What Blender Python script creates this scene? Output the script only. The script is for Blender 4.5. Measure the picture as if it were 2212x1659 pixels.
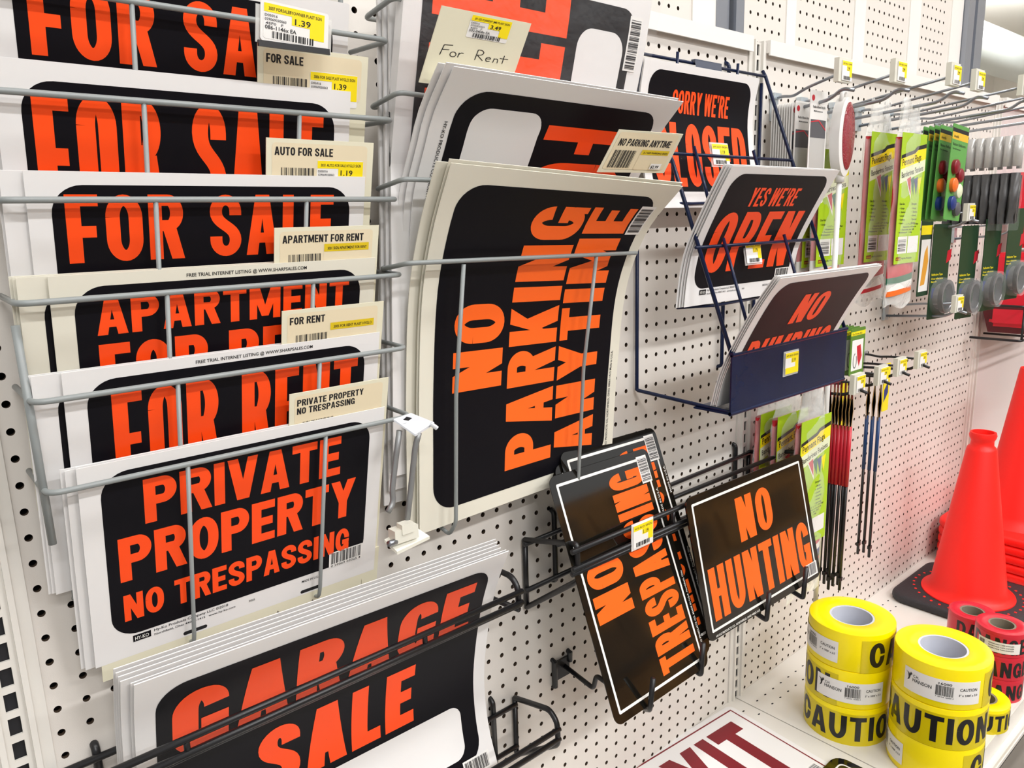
import bpy, bmesh, math, random
from mathutils.geometry import delaunay_2d_cdt
from mathutils import Vector, Matrix
random.seed(4)
for o in list(bpy.data.objects): bpy.data.objects.remove(o)
C = bpy.context.scene.collection
# ---------------------------------------------------------------- camera
# scene is written in inches on the pegboard grid: x along the wall, y out of it (negative = towards the aisle), z up
IN = 0.0254
Z0 = 38.0                      # floor is z = -38 in
def W3(p): return (p[0]*IN, p[1]*IN, (p[2]+Z0)*IN)
CAM = (-38.5919, -31.4631, 7.6764); FPX = 1651.322
RV = (1.68158447, -0.651470188, 0.488156316)
th = math.sqrt(sum(a*a for a in RV)); RM = Matrix.Rotation(th, 3, Vector(RV)/th)     # world -> (right, down, forward)
cd = bpy.data.cameras.new('camera'); cam = bpy.data.objects.new('camera', cd); C.objects.link(cam)
r0, r1, r2 = RM[0], RM[1], RM[2]
M = Matrix(((r0[0], -r1[0], -r2[0]), (r0[1], -r1[1], -r2[1]), (r0[2], -r1[2], -r2[2])))
cam.matrix_world = Matrix.Translation(Vector(W3(CAM))) @ M.to_4x4()
cd.sensor_width = 36; cd.lens = FPX/2212*36; cd.clip_start = 0.02; cd.clip_end = 100
bpy.context.scene.camera = cam
def ray(px, py):
    return RM.transposed() @ Vector(((px-1106)/FPX, (py-829.5)/FPX, 1))
def at(px, py, Y):
    d = ray(px, py); return tuple(Vector(CAM)+d*((Y-CAM[1])/d[1]))
def atx(px, py, X):
    d = ray(px, py); return tuple(Vector(CAM)+d*((X-CAM[0])/d[0]))
# ---------------------------------------------------------------- light
sc = bpy.context.scene
sc.view_settings.view_transform = 'Standard'; sc.view_settings.look = 'None'
sc.view_settings.gamma = 1; sc.view_settings.exposure = -0.42
w = bpy.data.worlds.new('world'); sc.world = w; w.use_nodes = True
w.node_tree.nodes['Background'].inputs[0].default_value = (1, 1, 1, 1)
w.node_tree.nodes['Background'].inputs[1].default_value = 0.9
def area(name, loc, sx, sy, power, col=(.98, .985, 1), rot=(0, 0, 0)):
    l = bpy.data.lights.new(name, 'AREA'); l.shape = 'RECTANGLE'; l.size = sx*IN; l.size_y = sy*IN
    l.energy = power; l.color = col
    o = bpy.data.objects.new(name, l); C.objects.link(o); o.location = W3(loc); o.rotation_euler = rot
CEIL = 96
for lx, ly, pw in ((-70, -46, 18), (-10, -46, 22), (50, -46, 22), (110, -46, 22), (-60, -120, 82), (20, -120, 82), (100, -120, 72), (-60, -190, 82), (40, -190, 82)):
    area('ceiling_lamp_light', (lx, ly, CEIL-6), 48, 8, pw)
for x_ in (130, 230, 330): area('ceiling_lamp_light', (x_, 60, CEIL-8), 60, 20, 120)
for x_ in (110, 200, 300): area('ceiling_fill_light', (x_, 60, CEIL-24), 60, 40, 260, rot=(math.pi, 0, 0))  # upward fill without fixtures, added only to brighten the far ceiling
# ---------------------------------------------------------------- materials
MATS = {}
def mat(name, col, rough=.5, spec=.5, metal=0, trans=0, emit=0, bump=0, bscale=60, var=0, vscale=8, alpha=1, coat=0):
    if name in MATS: return MATS[name]
    m = bpy.data.materials.new(name); m.use_nodes = True; nt = m.node_tree; b = nt.nodes['Principled BSDF']
    b.inputs['Base Color'].default_value = (*col, 1); b.inputs['Roughness'].default_value = rough
    b.inputs['Metallic'].default_value = metal; b.inputs['Specular IOR Level'].default_value = spec
    b.inputs['Transmission Weight'].default_value = trans; b.inputs['Alpha'].default_value = alpha
    b.inputs['Coat Weight'].default_value = coat; b.inputs['Coat Roughness'].default_value = .05
    if emit: b.inputs['Emission Color'].default_value = (*col, 1); b.inputs['Emission Strength'].default_value = emit
    tc = nt.nodes.new('ShaderNodeTexCoord')
    if var:
        n = nt.nodes.new('ShaderNodeTexNoise'); n.inputs['Scale'].default_value = vscale; n.inputs['Detail'].default_value = 4
        nt.links.new(tc.outputs['Object'], n.inputs['Vector'])
        mx = nt.nodes.new('ShaderNodeMix'); mx.data_type = 'RGBA'
        mx.inputs[6].default_value = (*[c*(1-var) for c in col], 1); mx.inputs[7].default_value = (*[min(1, c*(1+var*.6)) for c in col], 1)
        nt.links.new(n.outputs['Fac'], mx.inputs[0]); nt.links.new(mx.outputs[2], b.inputs['Base Color'])
    if bump:
        n = nt.nodes.new('ShaderNodeTexNoise'); n.inputs['Scale'].default_value = bscale; n.inputs['Detail'].default_value = 3
        nt.links.new(tc.outputs['Object'], n.inputs['Vector'])
        bp = nt.nodes.new('ShaderNodeBump'); bp.inputs['Strength'].default_value = bump; bp.inputs['Distance'].default_value = .004
        nt.links.new(n.outputs['Fac'], bp.inputs['Height']); nt.links.new(bp.outputs['Normal'], b.inputs['Normal'])
    MATS[name] = m; return m
def rgb(r, g, b):
    f = lambda c: (c/255/12.92) if c/255 <= .04045 else ((c/255+.055)/1.055)**2.4
    return (f(r), f(g), f(b))
peg_m = mat('pegboard_enamel', rgb(222, 216, 208), .38, .4, bump=.05, bscale=900, var=.02)
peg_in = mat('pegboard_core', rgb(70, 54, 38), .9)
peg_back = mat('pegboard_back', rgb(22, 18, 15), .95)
steel_w = mat('shelf_enamel', rgb(224, 220, 212), .3, .5, var=.02, vscale=4)
rail_w = mat('rail_enamel', rgb(236, 232, 226), .3, .5)
black_hole = mat('slot_black', rgb(22, 22, 26), .7)
white_p = mat('sign_plastic_white', rgb(232, 230, 228), .34, .4)
cream_p = mat('sign_plastic_ivory', rgb(226, 222, 206), .36, .4)
ink = mat('sign_ink_black', rgb(17, 16, 21), .38, .13)
orange = mat('sign_ink_orange', (1.0, .075, .006), .4, .4)
orange2 = mat('sign_ink_light_orange', (1.0, .14, .012), .4, .4)
small_ink = mat('small_print_ink', rgb(25, 25, 28), .5)
card_m = mat('header_card', rgb(226, 221, 196), .6, .3)
label_m = mat('beige_label', rgb(228, 214, 182), .5, .3)
tag_w = mat('tag_paper', rgb(236, 234, 230), .5)
tag_y = mat('tag_yellow', rgb(247, 222, 10), .5)
tag_y2 = mat('tag_faded_yellow', rgb(219, 190, 22), .5)
grey_wire = mat('grey_coated_wire', rgb(138, 143, 142), .35, .5)
black_wire = mat('black_coated_wire', rgb(24, 24, 26), .35, .5)
navy = mat('navy_enamel', rgb(18, 30, 62), .25, .3, var=.3, vscale=30)
chrome = mat('zinc_wire', rgb(150, 154, 160), .28, .5, metal=.85)
zinc = mat('zinc_plate', rgb(200, 210, 216), .3, .5, metal=.6)
clear_p = mat('clear_film', (.9, .9, .9), .08, .9, alpha=.06, bump=1.0, bscale=70)
clear_t = mat('clear_tag_plastic', (.9, .9, .87), .2, .5, alpha=.45)
milk_p = mat('milky_plastic', rgb(232, 230, 216), .3, .5, alpha=.85)
metal_ink = mat('gloss_black_enamel', rgb(20, 18, 14), .07, .6, coat=.4)
metal_or = mat('gloss_orange_ink', (1.0, .13, .012), .3, .5)
frame_w = mat('gloss_white_line', rgb(236, 234, 228), .3)
tape_y = mat('tape_yellow', rgb(255, 232, 0), .28, .5)
tape_yl = mat('tape_yellow_wrapped', rgb(216, 196, 4), .2, .5)
tape_in = mat('tape_black', rgb(24, 24, 24), .3)
tape_r = mat('tape_red', rgb(204, 38, 56), .3, .5)
core_m = mat('cardboard_core', rgb(132, 122, 104), .9)
core_w = mat('white_core', rgb(205, 208, 218), .6)
cone_m = mat('cone_vinyl', (1.0, .018, .012), .42, .4, bump=.1, bscale=500)
rubber = mat('black_rubber', rgb(40, 38, 42), .6, bump=.3, bscale=300)
green_l = mat('lime_card', rgb(168, 204, 30), .4)
green_c = mat('green_card', rgb(92, 160, 74), .4)
dgreen = mat('dark_green_card', rgb(30, 62, 38), .4)
yel_p = mat('print_yellow', rgb(250, 228, 20), .4)
pale_p = mat('print_pale', rgb(226, 232, 196), .4)
red_p = mat('pennant_red', rgb(196, 30, 48), .35)
dred_p = mat('deep_red', rgb(128, 14, 34), .35)
grn_p = mat('pennant_green', rgb(20, 108, 78), .35)
blu_p = mat('pennant_blue', rgb(28, 52, 120), .35)
org_p = mat('pennant_orange', rgb(232, 110, 40), .35)
grey_p = mat('print_grey', rgb(84, 84, 88), .4)
exit_r = mat('exit_red', rgb(122, 14, 30), .35)
fiber = mat('black_fiberglass', rgb(28, 26, 26), .35)
wood_c = mat('carton_brown', rgb(150, 100, 34), .7, var=.7, vscale=2)
floor_m = mat('floor_tile', rgb(126, 120, 112), .35, var=.15, vscale=3)
ceil_m = mat('ceiling_paint', rgb(252, 248, 240), .8)
# ---------------------------------------------------------------- objects
def obj(name, V, F, MI, mats, parent=None, smooth=False, conv=True):
    me = bpy.data.meshes.new(name)
    me.from_pydata([W3(v) for v in V] if conv else V, [], F)
    for m in mats: me.materials.append(m)
    me.polygons.foreach_set('material_index', MI)
    if smooth: me.polygons.foreach_set('use_smooth', [True]*len(F))
    me.update()
    o = bpy.data.objects.new(name, me); C.objects.link(o)
    if parent:
        o.parent = parent; o.matrix_parent_inverse = parent.matrix_world.inverted()
    return o
def empty(name, loc):
    o = bpy.data.objects.new(name, None); C.objects.link(o); o.location = W3(loc); o.empty_display_size = .03
    o.matrix_world = Matrix.Translation(Vector(W3(loc))); return o
def tag(o, label=None, cat=None, group=None, kind=None):
    if label: o['label'] = label
    if cat: o['category'] = cat
    if group: o['group'] = group
    if kind: o['kind'] = kind
    return o
class MB:
    def __init__(s, *mats): s.V = []; s.F = []; s.M = []; s.mats = list(mats)
    def add(s, V, F, m=0):
        n = len(s.V); s.V += [tuple(v) for v in V]; s.F += [tuple(i+n for i in f) for f in F]; s.M += [m]*len(F); return s
    def box(s, a, b, m=0, X=None):
        x0, y0, z0 = a; x1, y1, z1 = b
        V = [(x0, y0, z0), (x1, y0, z0), (x1, y1, z0), (x0, y1, z0), (x0, y0, z1), (x1, y0, z1), (x1, y1, z1), (x0, y1, z1)]
        if X: V = [tuple(X @ Vector(v)) for v in V]
        return s.add(V, [(0, 3, 2, 1), (4, 5, 6, 7), (0, 1, 5, 4), (1, 2, 6, 5), (2, 3, 7, 6), (3, 0, 4, 7)], m)
    def tube(s, P, r=.1, m=0, n=10, bend=0.0, closed=False):
        P = [Vector(p) for p in P]
        if bend:
            Q = [P[0]]
            for i in range(1, len(P)-1):
                a, b, c = P[i-1], P[i], P[i+1]; d = min(bend, (a-b).length*.49, (c-b).length*.49)
                p, q = b+(a-b).normalized()*d, b+(c-b).normalized()*d
                for k in range(6):
                    t = k/5; Q.append(p*(1-t)**2+b*2*t*(1-t)+q*t*t)
            Q.append(P[-1]); P = Q
        L = len(P); T = []
        for i in range(L):
            if closed: t = P[(i+1) % L]-P[i-1]
            else: t = P[min(i+1, L-1)]-P[max(i-1, 0)]
            T.append(t.normalized())
        up = Vector((0, 0, 1)) if abs(T[0].z) < .9 else Vector((1, 0, 0))
        N = (up-T[0]*up.dot(T[0])).normalized(); V = []
        for i in range(L):
            N = (N-T[i]*N.dot(T[i])).normalized(); B = T[i].cross(N)
            k = 1
            if 0 < i < L-1:
                c = (P[i]-P[i-1]).normalized().dot((P[i+1]-P[i]).normalized()); k = min(1.4, 1/max(.5, math.sqrt(max(0, (1+c)/2))))
            for j in range(n):
                a = 2*math.pi*j/n; V.append(P[i]+(N*math.cos(a)+B*math.sin(a))*r*(k if abs(c if 0 < i < L-1 else 1) < .9 else 1))
        F = []
        for i in range(L if closed else L-1):
            for j in range(n):
                a, b = i*n+j, i*n+(j+1) % n; c2, d = ((i+1) % L)*n+(j+1) % n, ((i+1) % L)*n+j; F.append((a, b, c2, d))
        if not closed: F.append(tuple(range(n-1, -1, -1))); F.append(tuple((L-1)*n+j for j in range(n)))
        return s.add(V, F, m)
    def lathe(s, prof, c, m=0, n=48, a0=0, a1=2*math.pi, mi=None):
        V = []; full = abs(a1-a0-2*math.pi) < 1e-6; k = n if full else n+1
        for r, z in prof:
            for j in range(k):
                a = a0+(a1-a0)*j/n; V.append((c[0]+r*math.cos(a), c[1]+r*math.sin(a), c[2]+z))
        F = []; Ms = []
        for i in range(len(prof)-1):
            for j in range(n):
                F.append((i*k+j, i*k+(j+1) % k, (i+1)*k+(j+1) % k, (i+1)*k+j)); Ms.append(mi[i] if mi else m)
        b = len(s.V); s.V += V; s.F += [tuple(q+b for q in f) for f in F]; s.M += Ms; return s
    def build(s, name, parent=None, smooth=False):
        o = obj(name, s.V, s.F, s.M, s.mats, parent, smooth)
        return o
def autosmooth(o, ang=35):
    me = o.data
    me.polygons.foreach_set('use_smooth', [True]*len(me.polygons))
    try: me.set_sharp_from_angle(angle=math.radians(ang))
    except Exception: pass
    return o
# ---------------------------------------------------------------- lettering
def arc(cx, cy, rx, ry, a0, a1, n=10):
    return [(cx+rx*math.cos(math.radians(a0+(a1-a0)*i/n)), cy+ry*math.sin(math.radians(a0+(a1-a0)*i/n))) for i in range(n+1)]
def stroke(P, s, h):
    P = [p for i, p in enumerate(P) if i == 0 or abs(p[0]-P[i-1][0])+abs(p[1]-P[i-1][1]) > .3]
    L = []; R = []; n = len(P)
    for i in range(n):
        a = P[max(i-1, 0)]; b = P[min(i+1, n-1)]; dx, dy = b[0]-a[0], b[1]-a[1]; l = math.hypot(dx, dy) or 1
        nx, ny = -dy/l, dx/l; L.append((P[i][0]+nx*s/2, P[i][1]+ny*h/2)); R.append((P[i][0]-nx*s/2, P[i][1]-ny*h/2))
    return [[L[i], L[i+1], R[i+1], R[i]] for i in range(n-1)]
def rect(a, b, c, d): return [[(a, b), (c, b), (c, d), (a, d)]]
def glyph(ch, s=22, h=17, ov=0):
    """polygons in a box 100 high; ov=1 gives rounder, wider letters"""
    w = 58+ov*14; ry = 26+ov*22
    hs, hh = s/2, h/2
    def bowl(y0, y1, x1, r):
        k = (y1-y0)/2; rr = min(r, k)
        return stroke([(hs, y1-hh), (x1-rr, y1-hh)]+arc(x1-rr, y1-hh-(rr-hh if rr < k else k-hh), rr-hs, (rr if rr < k else k)-hh, 90, 0)+arc(x1-rr, y0+hh+(rr-hh if rr < k else k-hh), rr-hs, (rr if rr < k else k)-hh, 0, -90)+[(x1-rr, y0+hh), (hs, y0+hh)], s, h)
    if ch == 'I': return s, rect(0, 0, s, 100)
    if ch == 'L': return w*.82, rect(0, 0, s, 100)+rect(s, 0, w*.82, h)
    if ch == 'E': return w*.86, rect(0, 0, s, 100)+rect(s, 0, w*.86, h)+rect(s, 100-h, w*.86, 100)+rect(s, 50-hh, w*.78, 50+hh)
    if ch == 'F': return w*.84, rect(0, 0, s, 100)+rect(s, 100-h, w*.84, 100)+rect(s, 46-hh, w*.76, 46+hh)
    if ch == 'H': return w, rect(0, 0, s, 100)+rect(w-s, 0, w, 100)+rect(s, 50-hh, w-s, 50+hh)
    if ch == 'T': w = w*.96; return w, rect(0, 100-h, w, 100)+rect(w/2-hs, 0, w/2+hs, 100-h)
    if ch in 'OCGUQ0':
        rx = w/2-hs; rr = ry-hh
        top = arc(w/2, 100-ry, rx, rr, 180, 0, 16); bot = arc(w/2, ry, rx, rr, 360, 180, 16)
        if ch in 'O0': return w, stroke(top+bot+[top[0]], s, h)
        if ch == 'U': return w, stroke([(w-hs, 100), (w-hs, ry)]+bot+[(hs, 100)], s, h)
        if ch == 'C': return w, stroke([(w-hs, 66)]+top[::-1]+bot[::-1]+[(w-hs, 36)], s, h)
        return w, stroke([(w-hs, 68)]+top[::-1]+bot[::-1]+[(w-hs, 50)], s, h)+rect(w*.5, 50-h, w-s, 50)+rect(w-s*.5, 0, w, 30)
    if ch == 'S':
        rx = w/2-hs; rr = 27-hh; y1 = 100-hh-rr; y0 = hh+rr
        mid = []
        for i in range(13):
            t = i/12; P = ((hs, y1), (hs, 50), (w-hs, 50), (w-hs, y0))
            q = [(1-t)**3, 3*t*(1-t)**2, 3*t*t*(1-t), t**3]; mid.append((sum(a*b[0] for a, b in zip(q, P)), sum(a*b[1] for a, b in zip(q, P))))
        return w, stroke([(w-hs, 67)]+arc(w/2, y1, rx, rr, 0, 180, 14)+mid[1:-1]+arc(w/2, y0, rx, rr, 0, -180, 14)+[(hs, 33)], s, h)
    if ch == 'P': return w, rect(0, 0, s, 100)+bowl(40, 100, w, w*.5)
    if ch == 'R': return w, rect(0, 0, s, 100)+bowl(44, 100, w, w*.5)+[[(w*.40, 46), (w*.40+s, 50), (w+1, 0), (w+1-s, 0)]]
    if ch == 'B': return w, rect(0, 0, s, 100)+bowl(50-hh, 100, w*.96, w*.48)+bowl(0, 50+hh, w, w*.48)
    if ch == 'D': return w, rect(0, 0, s, 100)+stroke([(hs, 100-hh), (w*.45, 100-hh)]+arc(w*.45, 100-ry, w*.55-hs, ry-hh, 90, 0)+arc(w*.45, ry, w*.55-hs, ry-hh, 0, -90)+[(hs, hh)], s, h)
    if ch == 'N':
        w = w*1.02; return w, rect(0, 0, s, 100)+rect(w-s, 0, w, 100)+[[(0, 100), (s*1.05, 100), (w, 0), (w-s*1.05, 0)]]
    if ch == 'M':
        w = w*1.34; return w, rect(0, 0, s*.9, 100)+rect(w-s*.9, 0, w, 100)+[[(0, 100), (s*1.15, 100), (w/2+s*.42, 8), (w/2-s*.42, 8)], [(w-s*1.15, 100), (w, 100), (w/2+s*.42, 8), (w/2-s*.42, 8)]]
    if ch == 'V': return w*1.05, [[(0, 100), (s, 100), (w*.525+s*.45, 0), (w*.525-s*.6, 0)], [(w*1.05-s, 100), (w*1.05, 100), (w*.525+s*.6, 0), (w*.525-s*.45, 0)]]
    if ch == 'W':
        w = w*1.45; q = s*.85; return w, [[(0, 100), (q, 100), (w*.25+q*.6, 0), (w*.25-q*.5, 0)], [(w*.5-q*.5, 100), (w*.5+q*.5, 100), (w*.25+q*.6, 0), (w*.25-q*.5, 0)], [(w*.5-q*.5, 100), (w*.5+q*.5, 100), (w*.75+q*.5, 0), (w*.75-q*.6, 0)], [(w-q, 100), (w, 100), (w*.75+q*.5, 0), (w*.75-q*.6, 0)]]
    if ch == 'A':
        w = w*1.06; a = s*1.2; yb = 20; lx = lambda y: (w-a)/2*y/100
        return w, [[(0, 0), (s, 0), (w/2+s*.25, 100), (w/2-a/2, 100)], [(w, 0), (w-s, 0), (w/2-s*.25, 100), (w/2+a/2, 100)]]+[[(lx(yb)+s*.5, yb), (w-lx(yb)-s*.5, yb), (w-lx(yb+h)-s*.5, yb+h), (lx(yb+h)+s*.5, yb+h)]]
    if ch == 'Y': return w*1.05, [[(0, 100), (s*1.02, 100), (w*.525+hs, 42), (w*.525-hs, 42)], [(w*1.05-s*1.02, 100), (w*1.05, 100), (w*.525+hs, 42), (w*.525-hs, 42)]]+rect(w*.525-hs, 0, w*.525+hs, 42)
    if ch == 'K': return w*1.05, rect(0, 0, s, 100)+[[(s, 30), (s, 58), (w*1.04-s*1.05, 100), (w*1.04, 100)], [(w*.36, 50), (w*.36+s*.9, 66), (w*1.06, 0), (w*1.06-s*1.12, 0)]]
    if ch == 'X': return w*1.1, [[(0, 100), (s*1.1, 100), (w*1.1, 0), (w*1.1-s*1.1, 0)], [(w*1.1-s*1.1, 100), (w*1.1, 100), (s*1.1, 0), (0, 0)]]
    if ch == "'": return s*.9, [[(0, 100), (s*.9, 100), (s*.6, 66), (s*.2, 66)]]
    if ch == '-': return w*.5, rect(0, 38, w*.5, 38+h)
    return w*.45, []
FUSED = {}
def fused(ch, s, h, ov):
    """the glyph as non-overlapping triangles"""
    key = (ch, s, h, ov)
    if key not in FUSED:
        w, P = glyph(ch, s, h, ov); V = []; F = []
        Q = []
        for p in P:
            ar = sum(p[i][0]*p[(i+1) % len(p)][1]-p[(i+1) % len(p)][0]*p[i][1] for i in range(len(p)))
            if abs(ar) < 1e-6: continue
            p = list(p) if ar > 0 else list(p)[::-1]; Q.append(p); n = len(V); V += [Vector(q) for q in p]; F.append(list(range(n, n+len(p))))
        E = [(f[i], f[(i+1) % len(f)]) for f in F for i in range(len(f))]
        def tri(a, b, c, x, y):
            d = [(q[0]-p[0])*(y-p[1])-(q[1]-p[1])*(x-p[0]) for p, q in ((a, b), (b, c), (c, a))]
            return min(d) > -1e-3 or max(d) < 1e-3
        def inside(p, x, y): return any(tri(p[0], p[i], p[i+1], x, y) for i in range(1, len(p)-1)) or (len(p) == 4 and (tri(p[1], p[2], p[3], x, y) or tri(p[0], p[1], p[3], x, y)))
        r = delaunay_2d_cdt(V, E, [], 0, 1e-4) if V else ([], [], [])
        out = []
        for f in r[2]:
            t = [tuple(r[0][i]) for i in f]; cx = sum(q[0] for q in t)/3; cy = sum(q[1] for q in t)/3
            if any(inside(q, cx, cy) for q in Q): out.append(t)
        FUSED[key] = (w, out)
    return FUSED[key]
TXT = {}
def ftext(s):
    """mesh outline of the built-in font, one unit high"""
    if s not in TXT:
        cu = bpy.data.curves.new('t', 'FONT'); cu.body = s; cu.resolution_u = 2; cu.offset = .012
        o = bpy.data.objects.new('t', cu); C.objects.link(o)
        dg = bpy.context.evaluated_depsgraph_get(); me = bpy.data.meshes.new_from_object(o.evaluated_get(dg))
        V = [(v.co.x, v.co.y) for v in me.vertices]; F = [tuple(p.vertices) for p in me.polygons]
        bpy.data.objects.remove(o); bpy.data.curves.remove(cu); bpy.data.meshes.remove(me)
        x0 = min(v[0] for v in V); x1 = max(v[0] for v in V); TXT[s] = ([((v[0]-x0), v[1]) for v in V], F, x1-x0)
    return TXT[s]
class Art:
    """flat print: a list of (2-D verts, faces, material, layer)"""
    def __init__(s): s.L = []
    def poly(s, P, m, lay): s.L.append(([tuple(p) for p in P], [tuple(range(len(P)))], m, lay)); return s
    def rect(s, x0, y0, x1, y1, m, lay): return s.poly([(x0, y0), (x1, y0), (x1, y1), (x0, y1)], m, lay)
    def rrect(s, x0, y0, x1, y1, r, m, lay, n=8):
        P = arc(x1-r, y1-r, r, r, 0, 90, n)+arc(x0+r, y1-r, r, r, 90, 180, n)+arc(x0+r, y0+r, r, r, 180, 270, n)+arc(x1-r, y0+r, r, r, 270, 360, n)
        return s.poly(P, m, lay)
    def big(s, text, x0, y0, x1, y1, m, lay, sp=10, st=22, h=17, ov=0, rot=False, gap=34):
        G = []; X = 0
        for ch in text:
            if ch == ' ': X += gap; continue
            wd, P = fused(ch, st, h, ov); G.append((X, P)); X += wd+sp
        X -= sp; V = []; F = []
        for gx, P in G:
            for p in P:
                n = len(V); V += [((gx+a)/X, b/100) for a, b in p]; F.append(tuple(range(n, n+len(p))))
        if rot == -1: V = [(x0+b*(x1-x0), y1-a*(y1-y0)) for a, b in V]     # reads top to bottom
        elif rot: V = [(x1-b*(x1-x0), y0+a*(y1-y0)) for a, b in V]     # reads bottom to top
        else: V = [(x0+a*(x1-x0), y0+b*(y1-y0)) for a, b in V]
        s.L.append((V, F, m, lay)); return s
    def text(s, t, x, y, hgt, m, lay, wid=None, rot=0, sl=0):
        V, F, wd = ftext(t); k = hgt/.72; kx = (wid/wd) if wid else k
        c, q = math.cos(rot), math.sin(rot)
        s.L.append(([(x+(a*kx)*c-(b*k)*q, y+(a*kx)*q+(b*k)*c) for a, b in V], F, m, lay)); return s
    def bars(s, x0, y0, x1, y1, m, lay, n=24, vert=False, seed=1):
        rd = random.Random(seed); ws = [rd.choice((1, 1, 2, 3)) for _ in range(2*n)]; T = sum(ws); V = []; F = []; p = 0
        for i, q in enumerate(ws):
            if i % 2 == 0:
                a, b = p/T, (p+q)/T; k = len(V)
                if vert: V += [(x0, y0+a*(y1-y0)), (x1, y0+a*(y1-y0)), (x1, y0+b*(y1-y0)), (x0, y0+b*(y1-y0))]
                else: V += [(x0+a*(x1-x0), y0), (x0+b*(x1-x0), y0), (x0+b*(x1-x0), y1), (x0+a*(x1-x0), y1)]
                F.append((k, k+1, k+2, k+3))
            p += q
        s.L.append((V, F, m, lay)); return s
    def join(s, o, dx=0, dy=0, k=1, lay=0):
        for V, F, m, l in o.L: s.L.append(([(a*k+dx, b*k+dy) for a, b in V], F, m, l+lay))
        return s
def flat(o, U, V): 
    o, U, V = Vector(o), Vector(U), Vector(V); N = U.cross(V).normalized()
    return lambda u, v: (o+U*u+V*v, N)
def plane(o, tilt, yaw=0, roll=0):
    t, a, r = map(math.radians, (tilt, yaw, roll))
    u = Vector((math.cos(a), math.sin(a), 0)); n = Vector((math.sin(a), -math.cos(a), 0)); v = Vector((0, 0, 1))*math.cos(t)+n*math.sin(t)
    return flat(o, u*math.cos(r)+v*math.sin(r), v*math.cos(r)-u*math.sin(r))
def curved(L, R, W, H):
    """L, R: lists of 3-D points bottom to top along the two side edges"""
    L = [Vector(p) for p in L]; R = [Vector(p) for p in R]; n = len(L)
    d = [0]
    for i in range(1, n): d.append(d[-1]+(L[i]-L[i-1]).length+(R[i]-R[i-1]).length)
    d = [x/d[-1] for x in d]
    def crv(P, t):
        if t > 1: return crv(P, 1)+(crv(P, 1)-crv(P, .99))*((t-1)/.01)
        if t < 0: return crv(P, 0)-(crv(P, .01)-crv(P, 0))*(-t/.01)
        i = max(0, min(n-2, next((k for k in range(n-1) if t <= d[k+1]), n-2))); q = (t-d[i])/(d[i+1]-d[i])
        def tan(k):
            a, b = max(k-1, 0), min(k+1, n-1); return (P[b]-P[a])/(d[b]-d[a])
        h = d[i+1]-d[i]; a, b = P[i], P[i+1]; ta, tb = tan(i)*h, tan(i+1)*h
        return a*(2*q**3-3*q*q+1)+ta*(q**3-2*q*q+q)+b*(3*q*q-2*q**3)+tb*(q**3-q*q)
    def f(u, v):
        t = v/H; s_ = u/W
        def p(tt): return crv(L, tt), crv(R, tt)
        a, b = p(t); c, e = p(t+.01); g, k = p(t-.01)
        U = (b-a).normalized(); Vv = ((c+(e-c)*s_)-(g+(k-g)*s_)).normalized()
        return a+(b-a)*s_, U.cross(Vv).normalized()
    return f
LAY = .006
def behind(f, du, dv, off): 
    def g(u, v):
        p, N = f(u+du, v+dv); return p-N*off, N
    return g
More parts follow.
